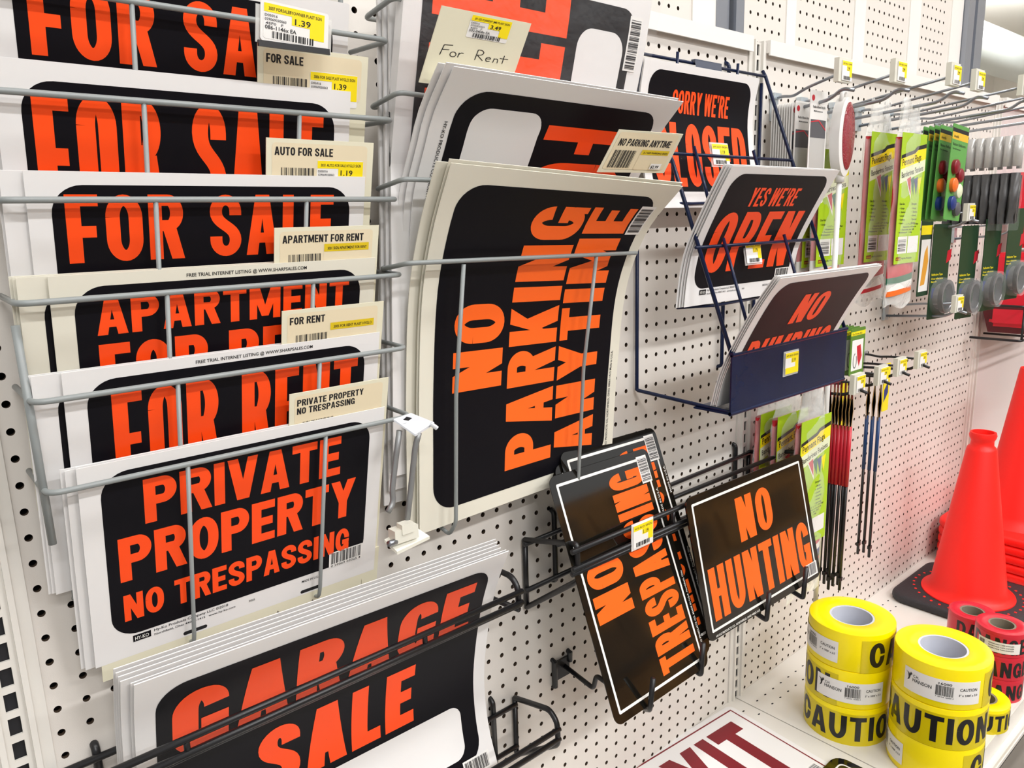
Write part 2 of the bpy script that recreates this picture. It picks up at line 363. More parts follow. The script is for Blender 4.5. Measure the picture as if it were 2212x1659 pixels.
def sheet(name, surf, W, H, art, base, thick=.03, parent=None, nv=1, nu=1, r=0, mats=None, cut=None, back=True):
    """one board with its print, following a surface"""
    ms = [base]; A = [([(0, 0), (W, 0), (W, H), (0, H)], [(0, 1, 2, 3)], base, 0)]
    if r: A = [(sum([arc(W-r, H-r, r, r, 0, 90, 5), arc(r, H-r, r, r, 90, 180, 5), arc(r, r, r, r, 180, 270, 5), arc(W-r, r, r, r, 270, 360, 5)], []), None, base, 0)]; A = [(A[0][0], [tuple(range(len(A[0][0])))], base, 0)]
    if cut: A = [(cut, [tuple(range(len(cut)))], base, 0)]
    outline = A[0][0]
    A += (art.L if art else [])
    V = []; F = []; MI = []; ly = LAY
    if nv > 1:
        nu = max(nu, 12); raw = surf; G = {}; ly = LAY*2.2
        def node(i, j):
            if (i, j) not in G: G[i, j] = raw(W*i/nu, H*j/nv)
            return G[i, j]
        def surf(u, v):
            x = u/W*nu; y = v/H*nv; i = max(0, min(nu-1, int(math.floor(x+1e-6)))); j = max(0, min(nv-1, int(math.floor(y+1e-6)))); a, b = x-i, y-j
            (p, n1), (q, n2), (r_, n3), (s2, n4) = node(i, j), node(i+1, j), node(i, j+1), node(i+1, j+1)
            return p*(1-a)*(1-b)+q*a*(1-b)+r_*(1-a)*b+s2*a*b, (n1*(1-a)*(1-b)+n2*a*(1-b)+n3*(1-a)*b+n4*a*b)
    for P, Fs, m, lay in A:
        if m not in ms: ms.append(m)
        mi = ms.index(m)
        if nv > 1 or nu > 1:
            bm = bmesh.new(); vs = [bm.verts.new((a, b, 0)) for a, b in P]
            for f in Fs:
                try: bm.faces.new([vs[i] for i in f])
                except ValueError: pass
            y0 = min(p[1] for p in P); y1 = max(p[1] for p in P)
            for k in range(1, nv):
                y = H*k/nv
                if y0 < y < y1: bmesh.ops.bisect_plane(bm, geom=bm.verts[:]+bm.edges[:]+bm.faces[:], dist=1e-5, plane_co=(0, y, 0), plane_no=(0, 1, 0))
            for k in range(1, nu):
                bmesh.ops.bisect_plane(bm, geom=bm.verts[:]+bm.edges[:]+bm.faces[:], dist=1e-5, plane_co=(W*k/nu, 0, 0), plane_no=(1, 0, 0))
            bm.verts.index_update(); P = [(v.co.x, v.co.y) for v in bm.verts]; Fs = [tuple(v.index for v in f.verts) for f in bm.faces]; bm.free()
        n = len(V)
        for a, b in P:
            q, N = surf(a, b); V.append(tuple(q+N*lay*ly))
        for f in Fs:
            ar = sum(P[f[i]][0]*P[f[(i+1) % len(f)]][1]-P[f[(i+1) % len(f)]][0]*P[f[i]][1] for i in range(len(f)))
            f2 = f if ar > 0 else f[::-1]; F.append(tuple(i+n for i in f2)); MI.append(mi)
        if lay == 0 and P is not None and m is base and thick:
            n2 = len(V)
            for a, b in P:
                q, N = surf(a, b); V.append(tuple(q-N*thick))
            for f in Fs: F.append(tuple(i+n2 for i in f[::-1])); MI.append(0)
            E = {}
            for f in Fs:
                for i in range(len(f)):
                    e = (f[i], f[(i+1) % len(f)]); E[e] = E.get(e, 0)+1
            for a, b in E:
                if (b, a) not in E: F.append((a+n, a+n2, b+n2, b+n)); MI.append(0)
    o = obj(name, V, F, MI, ms, parent)
    if nv > 1: autosmooth(o, 30)
    return o
# ================================================================ the setting
def struct(o, name=None): tag(o, kind='structure'); return o
def pegboard(name, xs, zs, x0, x1, z0, z1, Y, n=16, r=.14, t=.2):
    V = []; F = []; MI = []
    sq = []; ho = []
    for j in range(n):
        a = 2*math.pi*j/n+ (0 if n == 16 else 0); c, s_ = math.cos(a), math.sin(a); k = .5/max(abs(c), abs(s_)); sq.append((c*k, s_*k)); ho.append((c*r, s_*r))
    for cx in xs:
        for cz in zs:
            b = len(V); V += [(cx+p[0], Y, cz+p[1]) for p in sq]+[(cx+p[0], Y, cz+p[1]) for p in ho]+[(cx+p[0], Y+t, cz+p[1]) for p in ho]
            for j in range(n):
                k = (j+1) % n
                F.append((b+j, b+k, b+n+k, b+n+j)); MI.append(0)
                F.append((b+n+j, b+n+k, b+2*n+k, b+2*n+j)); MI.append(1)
    # plain margins and the back
    lo, hi = xs[0]-.5, xs[-1]+.5; bo, to = zs[0]-.5, zs[-1]+.5
    for a, c, b_, d in ((x0, lo, z0, z1), (hi, x1, z0, z1), (lo, hi, z0, bo), (lo, hi, to, z1)):
        if c-a > .01 and d-b_ > .01:
            b = len(V); V += [(a, Y, b_), (c, Y, b_), (c, Y, d), (a, Y, d)]; F.append((b, b+1, b+2, b+3)); MI.append(0)
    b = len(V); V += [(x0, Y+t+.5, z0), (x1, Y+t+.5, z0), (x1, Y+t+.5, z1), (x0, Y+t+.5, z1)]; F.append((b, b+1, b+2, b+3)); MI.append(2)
    for s_ in ((x0, z0, x0, z1), (x1, z0, x1, z1), (x0, z0, x1, z0), (x0, z1, x1, z1)):
        b = len(V); V += [(s_[0], Y, s_[1]), (s_[2], Y, s_[3]), (s_[2], Y+t+.5, s_[3]), (s_[0], Y+t+.5, s_[1])]; F.append((b, b+1, b+2, b+3)); MI.append(0)
    return struct(obj(name, V, F, MI, [peg_m, peg_in, peg_back]))
SH = -31.25
pegboard('wall_main', range(-35, 11), range(-31, 19), -35.45, 10.65, -31.5, 19.2, 0)
pegboard('wall_right', [13.17+k for k in range(46)], range(-31, 19), 12.72, 58.9, -31.5, 19.2, 0, n=8)
pegboard('wall_left', [-38.3-k for k in range(3)][::-1], range(-31, 19), -42, -37.6, -31.5, 19.2, 0, n=8)
def upright(cx, name):
    m = MB(steel_w, black_hole)
    # a folded channel: face with two raised lips
    for a, b, y in ((-1.05, -.62, -.12), (.62, 1.05, -.12), (-.62, -.42, -.3), (.42, .62, -.3)):
        m.box((cx+a, y, -31.5), (cx+b, .9, 19.6))
    V = []; z = -31
    while z < 19.3:
        for a, b, c, d in ((-.42, -.2, -.5, .5), (.2, .42, -.5, .5), (-.2, .2, -.5, -.36), (-.2, .2, .36, .5)):
            m.box((cx+a, -.1, z+c), (cx+b, 0, z+d))
        z += 1
    m.add([(cx-.4, .03, -31.5), (cx+.4, .03, -31.5), (cx+.4, .03, 19.5), (cx-.4, .03, 19.5)], [(0, 1, 2, 3)], 1)
    return struct(m.build(name))
upright(-36.4, 'trim_1'); upright(11.72, 'trim_2'); upright(59.95, 'trim_3')
def rail(x0, x1, name):
    m = MB(rail_w); m.box((x0, -.42, 18.9), (x1, .9, 19.72)); m.box((x0, -.42, 18.72), (x1, -.3, 18.9))
    return struct(m.build(name))
rail(-35.3, 10.7, 'trim_4'); rail(12.8, 58.8, 'trim_5'); rail(61.1, 110, 'trim_6')
# base deck shelves with price channel lip
def deck(x0, x1, name, holes):
    m = MB(steel_w, black_hole); d = 16.0
    m.box((x0, -d, SH-1.6), (x1, -.02, SH)); m.box((x0, -d-.12, SH-1.6), (x1, -d, SH+.02))
    m.box((x0, -d-.9, SH-1.75), (x1, -d-.1, SH-1.65)); m.box((x0, -d-.9, SH-1.75), (x1, -d-.82, SH-1.35))
    V = []
    for hx, hy in holes:
        n = 10; b = [(hx+.14*math.cos(6.283*j/n), hy+.07*math.sin(6.283*j/n), SH+.004) for j in range(n)]
        m.add(b, [tuple(range(n))], 1)
    return struct(m.build(name))
hl = []
for k in range(40):
    for y in (-1.55, -2.6, -14.2): hl.append((12.6+k*1.22+(.55 if y == -2.6 else 0), y))
deck(11.75, 59.8, 'trim_7', hl)
deck(-36.3, 11.65, 'trim_8', [(10.6-k*1.22+(.55 if y < -2 else 0), y) for k in range(38) for y in (-1.55, -2.6)])
deck(60, 108, 'trim_9', [])
struct(MB(steel_w).box((-36.3, -15, -38), (108, -14.6, SH-1.6)).build('baseboard_shelf'))
# upper back of the taller run behind, posts and cover strips
YU = 2.6
def ux(px, py=60): return at(px, py, YU)[0]
def colrange(a, b, st=1.0):
    n = int((b-a-.6)/st); return [a+.8+k for k in range(n)]
for k, (a, b) in enumerate(((ux(1385), ux(1493)), (ux(1607), ux(1696)), (ux(1716), ux(1843)), (ux(1866), ux(1962)), (ux(1985), ux(2052)))):
    pegboard('wall_back' if k == 0 else 'wall_back_%d' % k, colrange(a, b), [z+.45 for z in range(19, 44)], a, b, 18.2, 44.5, YU, n=8)
m = MB(rail_w)
for a, b in ((ux(1493), ux(1543)), (ux(1696), ux(1716)), (ux(1843), ux(1866)), (ux(1962), ux(1985)), (ux(2052), ux(2076))): m.box((a, YU-.1, 18), (b, YU+.5, 44.5))
struct(m.build('trim_10'))
post_m = mat('post_grey', rgb(150, 154, 162), .3, .5, metal=.5)
m = MB(post_m, black_hole)
for a, b, y in ((1543, 1565, -.2), (1565, 1582, .3), (1587, 1604, -.1), (2077, 2090, -.6), (2090, 2098, -.2), (2098, 2114, -.5)):
    m.box((ux(a), YU+y, 18), (ux(b), YU+1.2, 60))
struct(m.build('trim_11'))
# side bay beyond the last upright: plain steel back panel
mauve = mat('plain_steel_panel', rgb(214, 202, 200), .3, .5, var=.03, vscale=3)
m = MB(mauve); m.box((61, -.1, -31.5), (110, .6, 19)); struct(m.build('wall_right_1'))
# floor, ceiling, rooms beyond
struct(MB(floor_m).box((-260, -260, -39), (520, 260, -38)).build('floor'))
struct(MB(ceil_m).box((-260, -260, CEIL), (520, 260, CEIL+2)).build('ceiling'))
lamp_e = mat('lamp_tube_glow', (1, .98, .94), .5, emit=6)
m = MB(rail_w)
for k in range(5): m.box((70+k*60, -200, CEIL-7), (76+k*60, 240, CEIL))
struct(m.build('trim_12'))
m = MB(mat('duct_metal', rgb(190, 196, 192), .35, metal=.5)); m.tube([(60, 96, 74), (500, 96, 74)], 9, n=24)
struct(autosmooth(m.build('trim_13')))
def lamp(x, y):
    t = empty('ceiling_lamp', (x, y, CEIL-4)); tag(t, 'white strip light fixture hanging under the store ceiling', 'lamp', 'strip lights under the ceiling')
    MB(rail_w).box((x-26, y-4, CEIL-5), (x+26, y+4, CEIL)).build('housing', t)
    MB(lamp_e).box((x-25, y-3, CEIL-5.6), (x+25, y+3, CEIL-5)).build('diffuser', t)
for x, y in ((-70, -46), (-10, -46), (50, -46), (110, -46), (-60, -120), (20, -120), (100, -120), (-60, -190), (40, -190), (150, 60), (230, 60), (330, 60)): lamp(x, y)
struct(MB(ceil_m).box((518, -260, -38), (520, 260, CEIL)).build('wall_far'))
struct(MB(ceil_m).box((-260, 150, -38), (520, 152, CEIL)).build('wall_north'))
# the merchandise wall across the aisle (only ever mirrored in the glossy signs)
m = MB(wood_c, black_hole, mat('carton_dark', rgb(92, 62, 26), .7, var=.6, vscale=4)); m.box((-60, -112, -38), (300, -110, 22))
x = -60; rd = random.Random(11)
while x < 296:
    for z in (-36, -20, -4, 10):
        h = rd.uniform(6, 12); m.box((x, -110, z), (x+rd.uniform(6, 12), -108-rd.uniform(.5, 1.5), z+h), rd.choice((0, 0, 2, 2, 1)))
    x += 12.5
for z in (-21, -5, 9): m.box((-60, -108.5, z), (300, -107, z+1), 1)
struct(m.build('wall_opposite'))
# ================================================================ prints
def sticker(a, x, y, w, h, top, price, lay=2, faded=False, seed=3, code=''):
    a.rrect(x, y, x+w, y+h, .08, tag_w if not faded else label_m, lay, 3)
    ym = tag_y2 if faded else tag_y
    a.rect(x+.02, y+h*.74, x+w-.02, y+h-.03, ym, lay+1)
    if not faded: a.rect(x+w*.45, y+h*.5, x+w-.02, y+h*.74, ym, lay+1); a.rect(x+w*.75, y+h*.2, x+w-.02, y+h*.5, ym, lay+1)
    a.text(top, x+w*.08, y+h*.80, h*.09, small_ink, lay+2, wid=w*.86)
    if price: a.text(price, x+w*.5, y+h*.53, h*.17, small_ink, lay+2, wid=w*.26)
    if code:
        a.text('D05016', x+.05, y+h*.62, h*.07, grey_p, lay+2, wid=w*.2); a.text('029069030063', x+.05, y+h*.51, h*.07, grey_p, lay+2, wid=w*.34); a.text('4SF0   F', x+.08, y+h*.4, h*.07, grey_p, lay+2, wid=w*.28)
        a.text(code, x+.06, y+h*.27, h*.11, small_ink, lay+2, wid=w*.5)
    if not faded: a.bars(x+w*.14, y+h*.04, x+w*.82, y+h*.23, small_ink, lay+2, 22, seed=seed)
def frame_art(W=12, H=8.5, x0=.67, y0=1.0, x1=11.33, y1=8.08, r=.95, m=ink): return Art().rrect(x0, y0, x1, y1, r, m, 1)
def bottom_print(a, W=12):
    a.rect(1.35, .62, 2.0, .92, ink, 2); a.text('HY-KO', 1.42, .68, .17, frame_w, 3, wid=.5)
    a.text('Hy-Ko Products Company LLC ©2018', 2.12, .8, .12, small_ink, 2, wid=2.9)
    a.text('Northfield, Ohio 44067-1415   www.hy-ko.com', 2.12, .6, .1, small_ink, 2, wid=3.2)
    a.text('3025', 5.9, .62, .1, small_ink, 2); a.text('MADE IN U.S.A.', 8.3, .66, .12, small_ink, 2, wid=.9)
    a.rect(9.6, .95, 11.3, 1.75, tag_w, 2); a.bars(9.7, 1.12, 11.25, 1.7, small_ink, 3, 30); a.text('0 29069 03025 4', 9.7, .97, .11, small_ink, 3, wid=1.5)
def promo(a): a.text('FREE TRIAL INTERNET LISTING @ WWW.SHARPSALES.COM', 4.3, 8.2, .13, small_ink, 2, wid=4.6)
a_priv = frame_art()
a_priv.big('PRIVATE', 2.05, 5.72, 9.95, 7.55, orange, 2, sp=7, st=25, h=20, ov=.9)
a_priv.big('PROPERTY', 1.08, 3.47, 10.75, 5.35, orange, 2, sp=7, st=25, h=20, ov=.9)
a_priv.big('NO TRESPASSING', 1.12, 1.68, 10.55, 2.86, orange, 2, sp=8, st=24, h=20, ov=.8); bottom_print(a_priv)
a_rent = frame_art(); a_rent.big('FOR RENT', 1.42, 4.1, 11.0, 7.56, orange, 2, sp=9, st=25, h=13, gap=36); promo(a_rent)
a_rent.rrect(1.4, 1.4, 10.6, 3.6, .4, white_p, 2)
a_apt = frame_art(); a_apt.big('APARTMENT', 1.3, 6.35, 10.8, 7.68, orange, 2, sp=9, st=24, h=20, ov=.7); a_apt.big('FOR RENT', 1.3, 3.9, 10.8, 6.02, orange, 2, sp=9, st=26, h=19, ov=.4); promo(a_apt)
a_sale = frame_art(); a_sale.big('FOR SALE', 1.05, 5.52, 10.6, 7.78, orange, 2, sp=11, st=24, h=17, ov=.35, gap=40); a_sale.big('BY OWNER', 1.05, 2.8, 10.6, 5.0, orange, 2, sp=11, st=24, h=17, ov=.35)
a_auto = frame_art(y1=7.95); a_auto.big('FOR SALE', .95, 4.0, 10.85, 7.62, orange, 2, sp=9, st=27, h=15, gap=42)
# ================================================================ left grey wire rack
lr = tag(empty('wire_sign_rack', (-28, -.6, 4)), 'light grey wire rack of stacked pockets holding the small orange letter signs', 'sign rack')
HZ = (-.5, 2.55, 5.7, 8.83, 11.98, 15.02)
for i, z in enumerate(HZ):
    right = -20.6; x0 = -34.7
    MB(grey_wire).tube([(right, -.45, z+.1), (right, -3.58, z), (x0, -3.58, z), (x0, -.45, z+.1)], .105, bend=.5).build('pocket_hoop', lr, True)
    for x in (-30.25, -24.75):
        MB(grey_wire).tube([(x, -3.58, z), (x, -1.78, z-7.5), (x, -1.55, z-8.0), (x, -.7, z-8.0)], .085, bend=.3).build('pocket_wire', lr, True)
for x in (-20.9, -33.9):
    MB(grey_wire).tube([(x, -.2, 18.4), (x, -.45, 18.1), (x, -.45, -5.5), (x, -.2, -5.7)], .11, bend=.2).build('back_wire', lr, True)
MB(grey_wire).tube([(x0-.05, -3.0, 5.0), (x0, -3.0, -2.4)], .13).build('side_post', lr, True)
def tier(zb, x0, art, base, name, cat, label, extra, blabel, group, dz=0, cardx=None, card=None):
    pl = plane((x0, -1.35, zb), 13.3)
    n = tag(sheet(name, pl, 12, 8.5, art, base), label, cat)
    for k, (dx, dzz) in enumerate(extra):
        q = plane((x0+dx, -1.35+.11*(k+1), zb+dzz), 13.3)
        tag(sheet(name, q, 12, 8.5, art, base), blabel[k] if isinstance(blabel, list) else blabel, cat, group)
def header(zb, lines, price, label, top=9.85, faded=False, short='', full=False, yoff=.07, code='', x0=7.62, x1=12.15, lx=None):
    a = Art(); W_ = x1-x0; o = 0
    a.rrect(.22, top-1.72, W_-.28, top-.15, .15, label_m, 1)
    for i, (t, w_) in enumerate(lines): a.big(t.replace('!', ' '), .32, top-.6-.38*i if len(lines) == 1 else top-.58-.36*i, .32+w_, top-.3-.38*i if len(lines) == 1 else top-.3-.36*i, small_ink, 2, sp=9, st=22, h=17, ov=.5)
    yb = top-1.05-.25*(len(lines)-1)
    a.bars(.58, yb-.85, 1.95, yb, small_ink, 2, 26, seed=5)
    if price != None: sticker(a, 2.05, yb-.9, 2.05, 1.22 if not faded else 1.3, short, price, 2, faded, code=code)
    if faded and price == '': 
        a.rect(3.2, yb-.75, 3.95, yb-.35, tag_w, 4)
    pl = plane((-33.75+x0, -1.35+yoff, zb), 13.3)
    return tag(sheet('header_card', pl, W_, top, a, card_m, .04), label, 'card')
tier(-8.2, -33.75, a_priv, white_p, 'plastic_sign', 'sign', 'black and orange PRIVATE PROPERTY NO TRESPASSING sign, lowest in the grey wire rack', [(.02, .04), (-.3, -.05), (-.42, .0)], 'white sign edge behind the PRIVATE PROPERTY sign', 'sheets behind the private property sign')
tier(-4.93, -33.75, a_rent, white_p, 'plastic_sign', 'sign', 'black and orange FOR RENT sign in the pocket above PRIVATE PROPERTY', [(-.85, .0), (-.95, .03), (-1.05, .0)], 'white sign behind the FOR RENT sign, sticking out left', 'sheets behind the for rent sign')
tier(-1.8, -33.72, a_apt, cream_p, 'plastic_sign', 'sign', 'black and orange APARTMENT FOR RENT sign with ivory border', [(-.85, .0), (-.92, .03), (-1.0, .05)], 'ivory sign behind the APARTMENT FOR RENT sign, sticking out left', 'sheets behind the apartment sign')
tier(1.45, -33.95, a_sale, white_p, 'plastic_sign', 'sign', 'FOR SALE sign just above the APARTMENT FOR RENT sign, under the AUTO FOR SALE card', [(-.62, .0), (-.68, .02)], 'white sign behind the third FOR SALE sign from the top', 'sheets behind the lower for sale sign')
tier(4.7, -34.35, a_auto, white_p, 'plastic_sign', 'sign', 'FOR SALE sign with tall narrow orange letters, second from the top', [(.02, .03), (-.1, .06)], 'white sign behind the tall letter FOR SALE sign', 'sheets behind the tall letter sign')
tier(7.9, -34.15, a_sale, white_p, 'plastic_sign', 'sign', 'topmost FOR SALE sign cut off by the upper edge, behind the price tag holder', [(.05, .05), (.1, .1)], 'white sign behind the topmost FOR SALE sign', 'sheets behind the topmost sign')
header(4.7, [('FOR SALE', 1.45)], '1.39', 'ivory FOR SALE header card with yellow 1.39 price sticker', short='3006 FOR SALE PLAST HYGLO SIGN', code='011-0825x EA')
header(1.45, [('AUTO FOR SALE', 2.4)], '1.19', 'ivory AUTO FOR SALE header card with yellow 1.19 price sticker', short='3031 AUTO FOR SALE HYGLO SIGN', code='021-0100')
header(-1.8, [('APARTMENT FOR RENT', 3.5)], '', 'ivory APARTMENT FOR RENT header card with a faded yellow sticker', short='3001 SIGN APARTMENT FOR RENT', faded=True)
header(-4.93, [('FOR RENT', 1.5)], '', 'small ivory FOR RENT header card behind the FOR RENT sign', short='3005 FOR RENT PLAST HYGLO', faded=True)
header(-8.2, [('PRIVATE PROPERTY', 3.0), ('NO TRESPASSING', 2.6)], None, 'ivory PRIVATE PROPERTY NO TRESPASSING header card', short='')
# yellow strip on that last card is its own sticker
a = Art(); sticker(a, 0, 0, 2.0, 1.1, '3025 PRIVATEPROPERTY PLAST SGN', '1.39', 1)
# tabbed ivory carton behind the lowest sign
W_ = 12; cut = [(0, .3), (2.9, 0), (3.15, .5), (3.4, 0)]
cut = [(0, 0), (2.45, 0), (2.6, .35), (2.75, 0), (4.1, 0), (4.25, .35), (4.4, 0), (6.8, 0), (7.0, .4), (7.2, 0), (8.5, 0), (8.65, .35), (8.8, 0), (11.1, 0), (11.15, .5), (11.2, 0), (12, 0), (12, 2), (0, 2)]
a = Art().rrect(3.0, .85, 3.95, 1.02, .08, black_hole, 1, 3).rrect(8.05, .85, 9.0, 1.02, .08, black_hole, 1, 3)
tag(sheet('tabbed_card', plane((-33.55, -1.17, -8.95), 13.3), 12, 2, a, card_m, .05, cut=cut), 'ivory tabbed card strip showing below the PRIVATE PROPERTY sign', 'card')
# price tag in a clear folder on the top wire
t = tag(empty('price_tag_holder', (-25.1, -4.75, 14.7)), 'clear holder with yellow 1.39 price tag at the top of the grey rack', 'price tag')
pl = plane((-26.7, -4.66, 14.05), 8, roll=-3)
sheet('clear_sleeve', pl, 2.85, 1.2, None, clear_t, .03, t)
a = Art(); sticker(a, .1, .08, 2.3, 1.15, '3007 FORSALEBYOWNER PLAST SGN', '1.39', 1, code='086-1146x EA')
sheet('price_label', plane((-26.55, -4.72, 14.12), 8, roll=-3), 2.55, 1.28, a, tag_w, .02, t, r=.1)
MB(black_wire).box((-26.65, -4.78, 13.9), (-23.95, -4.7, 14.1)).build('holder_clip', t)
# ================================================================ tall grey rack with the jumbo signs
def rows(L, R): return curved(L, R, 14, 18)
def prof(X0, pts, w=14, dR=0): return ([(X0, y, z) for y, z in pts], [(X0+w, y+dR, z) for y, z in pts])
mr = tag(empty('wire_sign_rack', (-13.5, -.6, 5)), 'tall grey wire rack holding the large jumbo signs beside the small sign rack', 'sign rack')
for z in (16.1, 12.6, 9.25, 5.85):
    zz = z if z != 5.85 else z
    yf = -4.25
    MB(grey_wire).tube([(-18.1, -.3, z+.55), (-20.75, -2.1, z+.05), (-20.75, yf, z+.35), (-5.95, yf, z+.1), (-5.95, -2.1, z), (-8.6, -.3, z+.2)], .105, bend=.35).build('rack_hoop', mr, True)
for x in (-17.8, -9.2):
    MB(grey_wire).tube([(x, -4.2, 6.0), (x, -3.2, 0), (x, -2.7, -6.6), (x, -2.1, -7.4), (x, -.5, -7.0)], .1, bend=.3).build('front_wire', mr, True)
for x in (-18.1, -8.6):
    MB(grey_wire).tube([(x, -.15, 18.5), (x, -.4, 18.2), (x, -.4, -6.4), (x, -.15, -6.6)], .12, bend=.2).build('back_wire', mr, True)
a_np = Art().rrect(.8, .85, 13.2, 17.15, 1.3, ink, 1)
a_np.big('NO', 1.9, 6.7, 5.0, 11.0, orange2, 2, sp=12, st=26, h=19, ov=.5, rot=True)
a_np.big('PARKING', 5.4, 1.9, 8.75, 16.25, orange2, 2, sp=10, st=26, h=19, ov=.4, rot=True)
a_np.big('ANYTIME', 9.0, 1.9, 12.1, 16.3, orange2, 2, sp=10, st=26, h=19, ov=.4, rot=True)
a_np.rect(12.25, 14.6, 13.35, 16.5, tag_w, 2); a_np.bars(12.35, 14.75, 13.25, 16.35, small_ink, 3, 24, vert=True)
a_np.text('HY-KO PRODUCTS CO, NORTHFIELD, OHIO 44067-1415 Made in U.S.A.', 13.45, 1.2, .16, small_ink, 2, wid=6.5, rot=math.pi/2)
PN0 = [(-2.75, -6.45), (-3.0, -4), (-3.2, -1.2), (-3.55, 1.8), (-4.0, 4.2), (-5.15, 7.3), (-6.95, 9.95)]
L = [(-19.4, y, z) for y, z in ((-1.87, -7.0), (-2.2, -3.3), (-2.5, .14), (-3.2, 4.66), (-4.24, 7.46), (-5.76, 10.15))]; R = [(-5.4, y, z) for y, z in ((-1.75, -6.75), (-2.0, -3.5), (-2.3, -.3), (-2.95, 4.0), (-4.4, 7.06), (-6.71, 9.3))]
tag(sheet('jumbo_sign', rows(L, R), 14, 18, a_np, cream_p, .04, nv=26), 'large black NO PARKING ANYTIME sign with orange letters running upward', 'sign')
for k, (dx, dz) in enumerate(((-.05, .12), (.15, .02), (-.45, -.15))):
    tag(sheet('jumbo_sign', behind(rows(L, R), dx, dz, .13*(k+1)), 14, 18, a_np, cream_p, .04, nv=26), 'ivory edged sign behind the NO PARKING ANYTIME sign', 'sign', 'sheets behind the no parking sign')
# second jumbo stack: write-in box and FOR RENT lettering
a_fr = Art().rrect(1.0, .85, 13.2, 17.15, 1.3, ink, 1).rrect(1.9, 1.6, 5.9, 16.4, .9, white_p, 2)
a_fr.big('FOR SALE', 6.3, 1.6, 12.3, 15.9, orange, 2, sp=12, st=26, h=17, ov=.3, rot=-1)
a_fr.text('HY-KO PRODUCTS CO., NORTHFIELD, OHIO 44067-1415  Made in U.S.A.', .62, 15.6, .17, small_ink, 2, wid=7.5, rot=-math.pi/2)
P2 = [(-1.5, -3.4), (-1.7, 0), (-2.1, 4), (-2.79, 8.08), (-3.25, 9.43), (-3.99, 10.7), (-4.8, 12.08), (-6.35, 13.7)]
L = [(-19.5, y, z) for y, z in P2]; R = [(-5.5, y-.04*max(0, z-4), z-.03*max(0, z-4)) for y, z in P2]
tag(sheet('jumbo_sign', rows(L, R), 14, 18, a_fr, white_p, .04, nv=26), 'large black sign with white write-in panel and sideways orange letters, behind NO PARKING', 'sign')
for k, (du, dv, off) in enumerate(((-.32, .05, .12), (-.55, -.1, .26))):
    tag(sheet('jumbo_sign', behind(rows(L, R), du, dv, off), 14, 18, a_fr if k == 0 else None, white_p, .04, nv=26), 'white edged sign just behind the sideways lettered sign' if k == 0 else 'plain white sheet between the bagged sign and the sideways lettered sign', 'sign')
# NO PARKING ANYTIME header card
a = Art().rrect(.15, .2, 3.9, 2.3, .12, label_m, 1)
a.big('NO PARKING ANYTIME', .35, 1.55, 3.6, 1.95, small_ink, 2, sp=9, st=20, h=16, ov=.5); a.bars(.35, .3, 1.7, 1.3, small_ink, 2, 26)
sticker(a, 1.95, .2, 1.8, 1.2, '3-1 NO PARKING SIGN', '', 2, True); a.rect(2.9, .25, 3.6, .6, tag_w, 5); a.text('$2.99', 2.95, .32, .18, small_ink, 6, wid=.5)
q = [at(1290, 372, -5.6), at(1434, 374, -5.7), at(1476, 290, -6.8), at(1338, 280, -6.5)]
def quad(p00, p10, p11, p01, W, H):
    p00, p10, p11, p01 = map(Vector, (p00, p10, p11, p01))
    def f(u, v):
        s_, t = u/W, v/H; P = p00*(1-s_)*(1-t)+p10*s_*(1-t)+p11*s_*t+p01*(1-s_)*t
        U = (p10-p00)*(1-t)+(p11-p01)*t; V = (p01-p00)*(1-s_)+(p11-p10)*s_; return P, U.cross(V).normalized()
    return f
tag(sheet('header_card', quad(*q, 4.1, 2.4), 4.1, 2.4, a, card_m, .04, nv=6), 'ivory NO PARKING ANYTIME header card leaning behind the front jumbo sign', 'card')
# bagged jumbo sign at the back with hand-written card
a_b = Art().rrect(.85, .85, 13.0, 17.15, .9, ink, 1)
a_b.big('FOR SALE', 1.3, 1.2, 8.6, 17.0, orange, 2, sp=12, st=28, h=20, ov=.2, rot=True); a_b.rrect(9.3, 6.0, 12.4, 16.0, .9, white_p, 2)
a_b.rect(12.6, 14.4, 13.5, 16.9, tag_w, 3); a_b.bars(12.7, 14.5, 13.4, 16.8, small_ink, 4, 26, vert=True); a_b.text('MADE IN U.S.A.', 13.35, 12.1, .2, small_ink, 3, wid=1.4, rot=math.pi/2)
PB = [(-1.0, .9), (-1.4, 4), (-2.3, 8.6), (-3.4, 12.9), (-4.4, 16.6), (-4.8, 18.7)]
t = tag(empty('bagged_sign', (-13, -2, .9)), 'jumbo FOR RENT sign in crinkled clear plastic bag at the top behind the hand-written card', 'sign')
L = [(-20.4, y-.1, z) for y, z in PB]; R = [(-5.7, y-.1, z) for y, z in PB]
sheet('sign_board', rows(L, R), 14, 18, a_b, white_p, .5, t, nv=20)
V = []; F = []; n, mm = 40, 44; sf = rows(L, R); rr = random.Random(2)
for i in range(n+1):
    for j in range(mm+1):
        u = 14*i/n; v = 18*j/mm; p, N = sf(u, v)
        d = .24+.05*math.sin(u*2.1+v*1.3)+.05*math.sin(u*1.2-v*2.7+1)+rr.uniform(0, .07)
        if v > 17: d += (v-17)*.25
        p = p+N*d; U = -.45+(u/14)*.95; V.append((p.x+U, p.y, p.z+(v/18)*.5))
for i in range(n):
    for j in range(mm): a0 = i*(mm+1)+j; F.append((a0, a0+mm+1, a0+mm+2, a0+1))
o = obj('plastic_bag', V, F, [0]*len(F), [clear_p], t, True)
a = Art(); sticker(a, 1.5, 3.5, 2.1, 1.55, 'SP-102 FORRENT JMB PLAST SIGN', '3.49', 1, code='032-0408x EA')
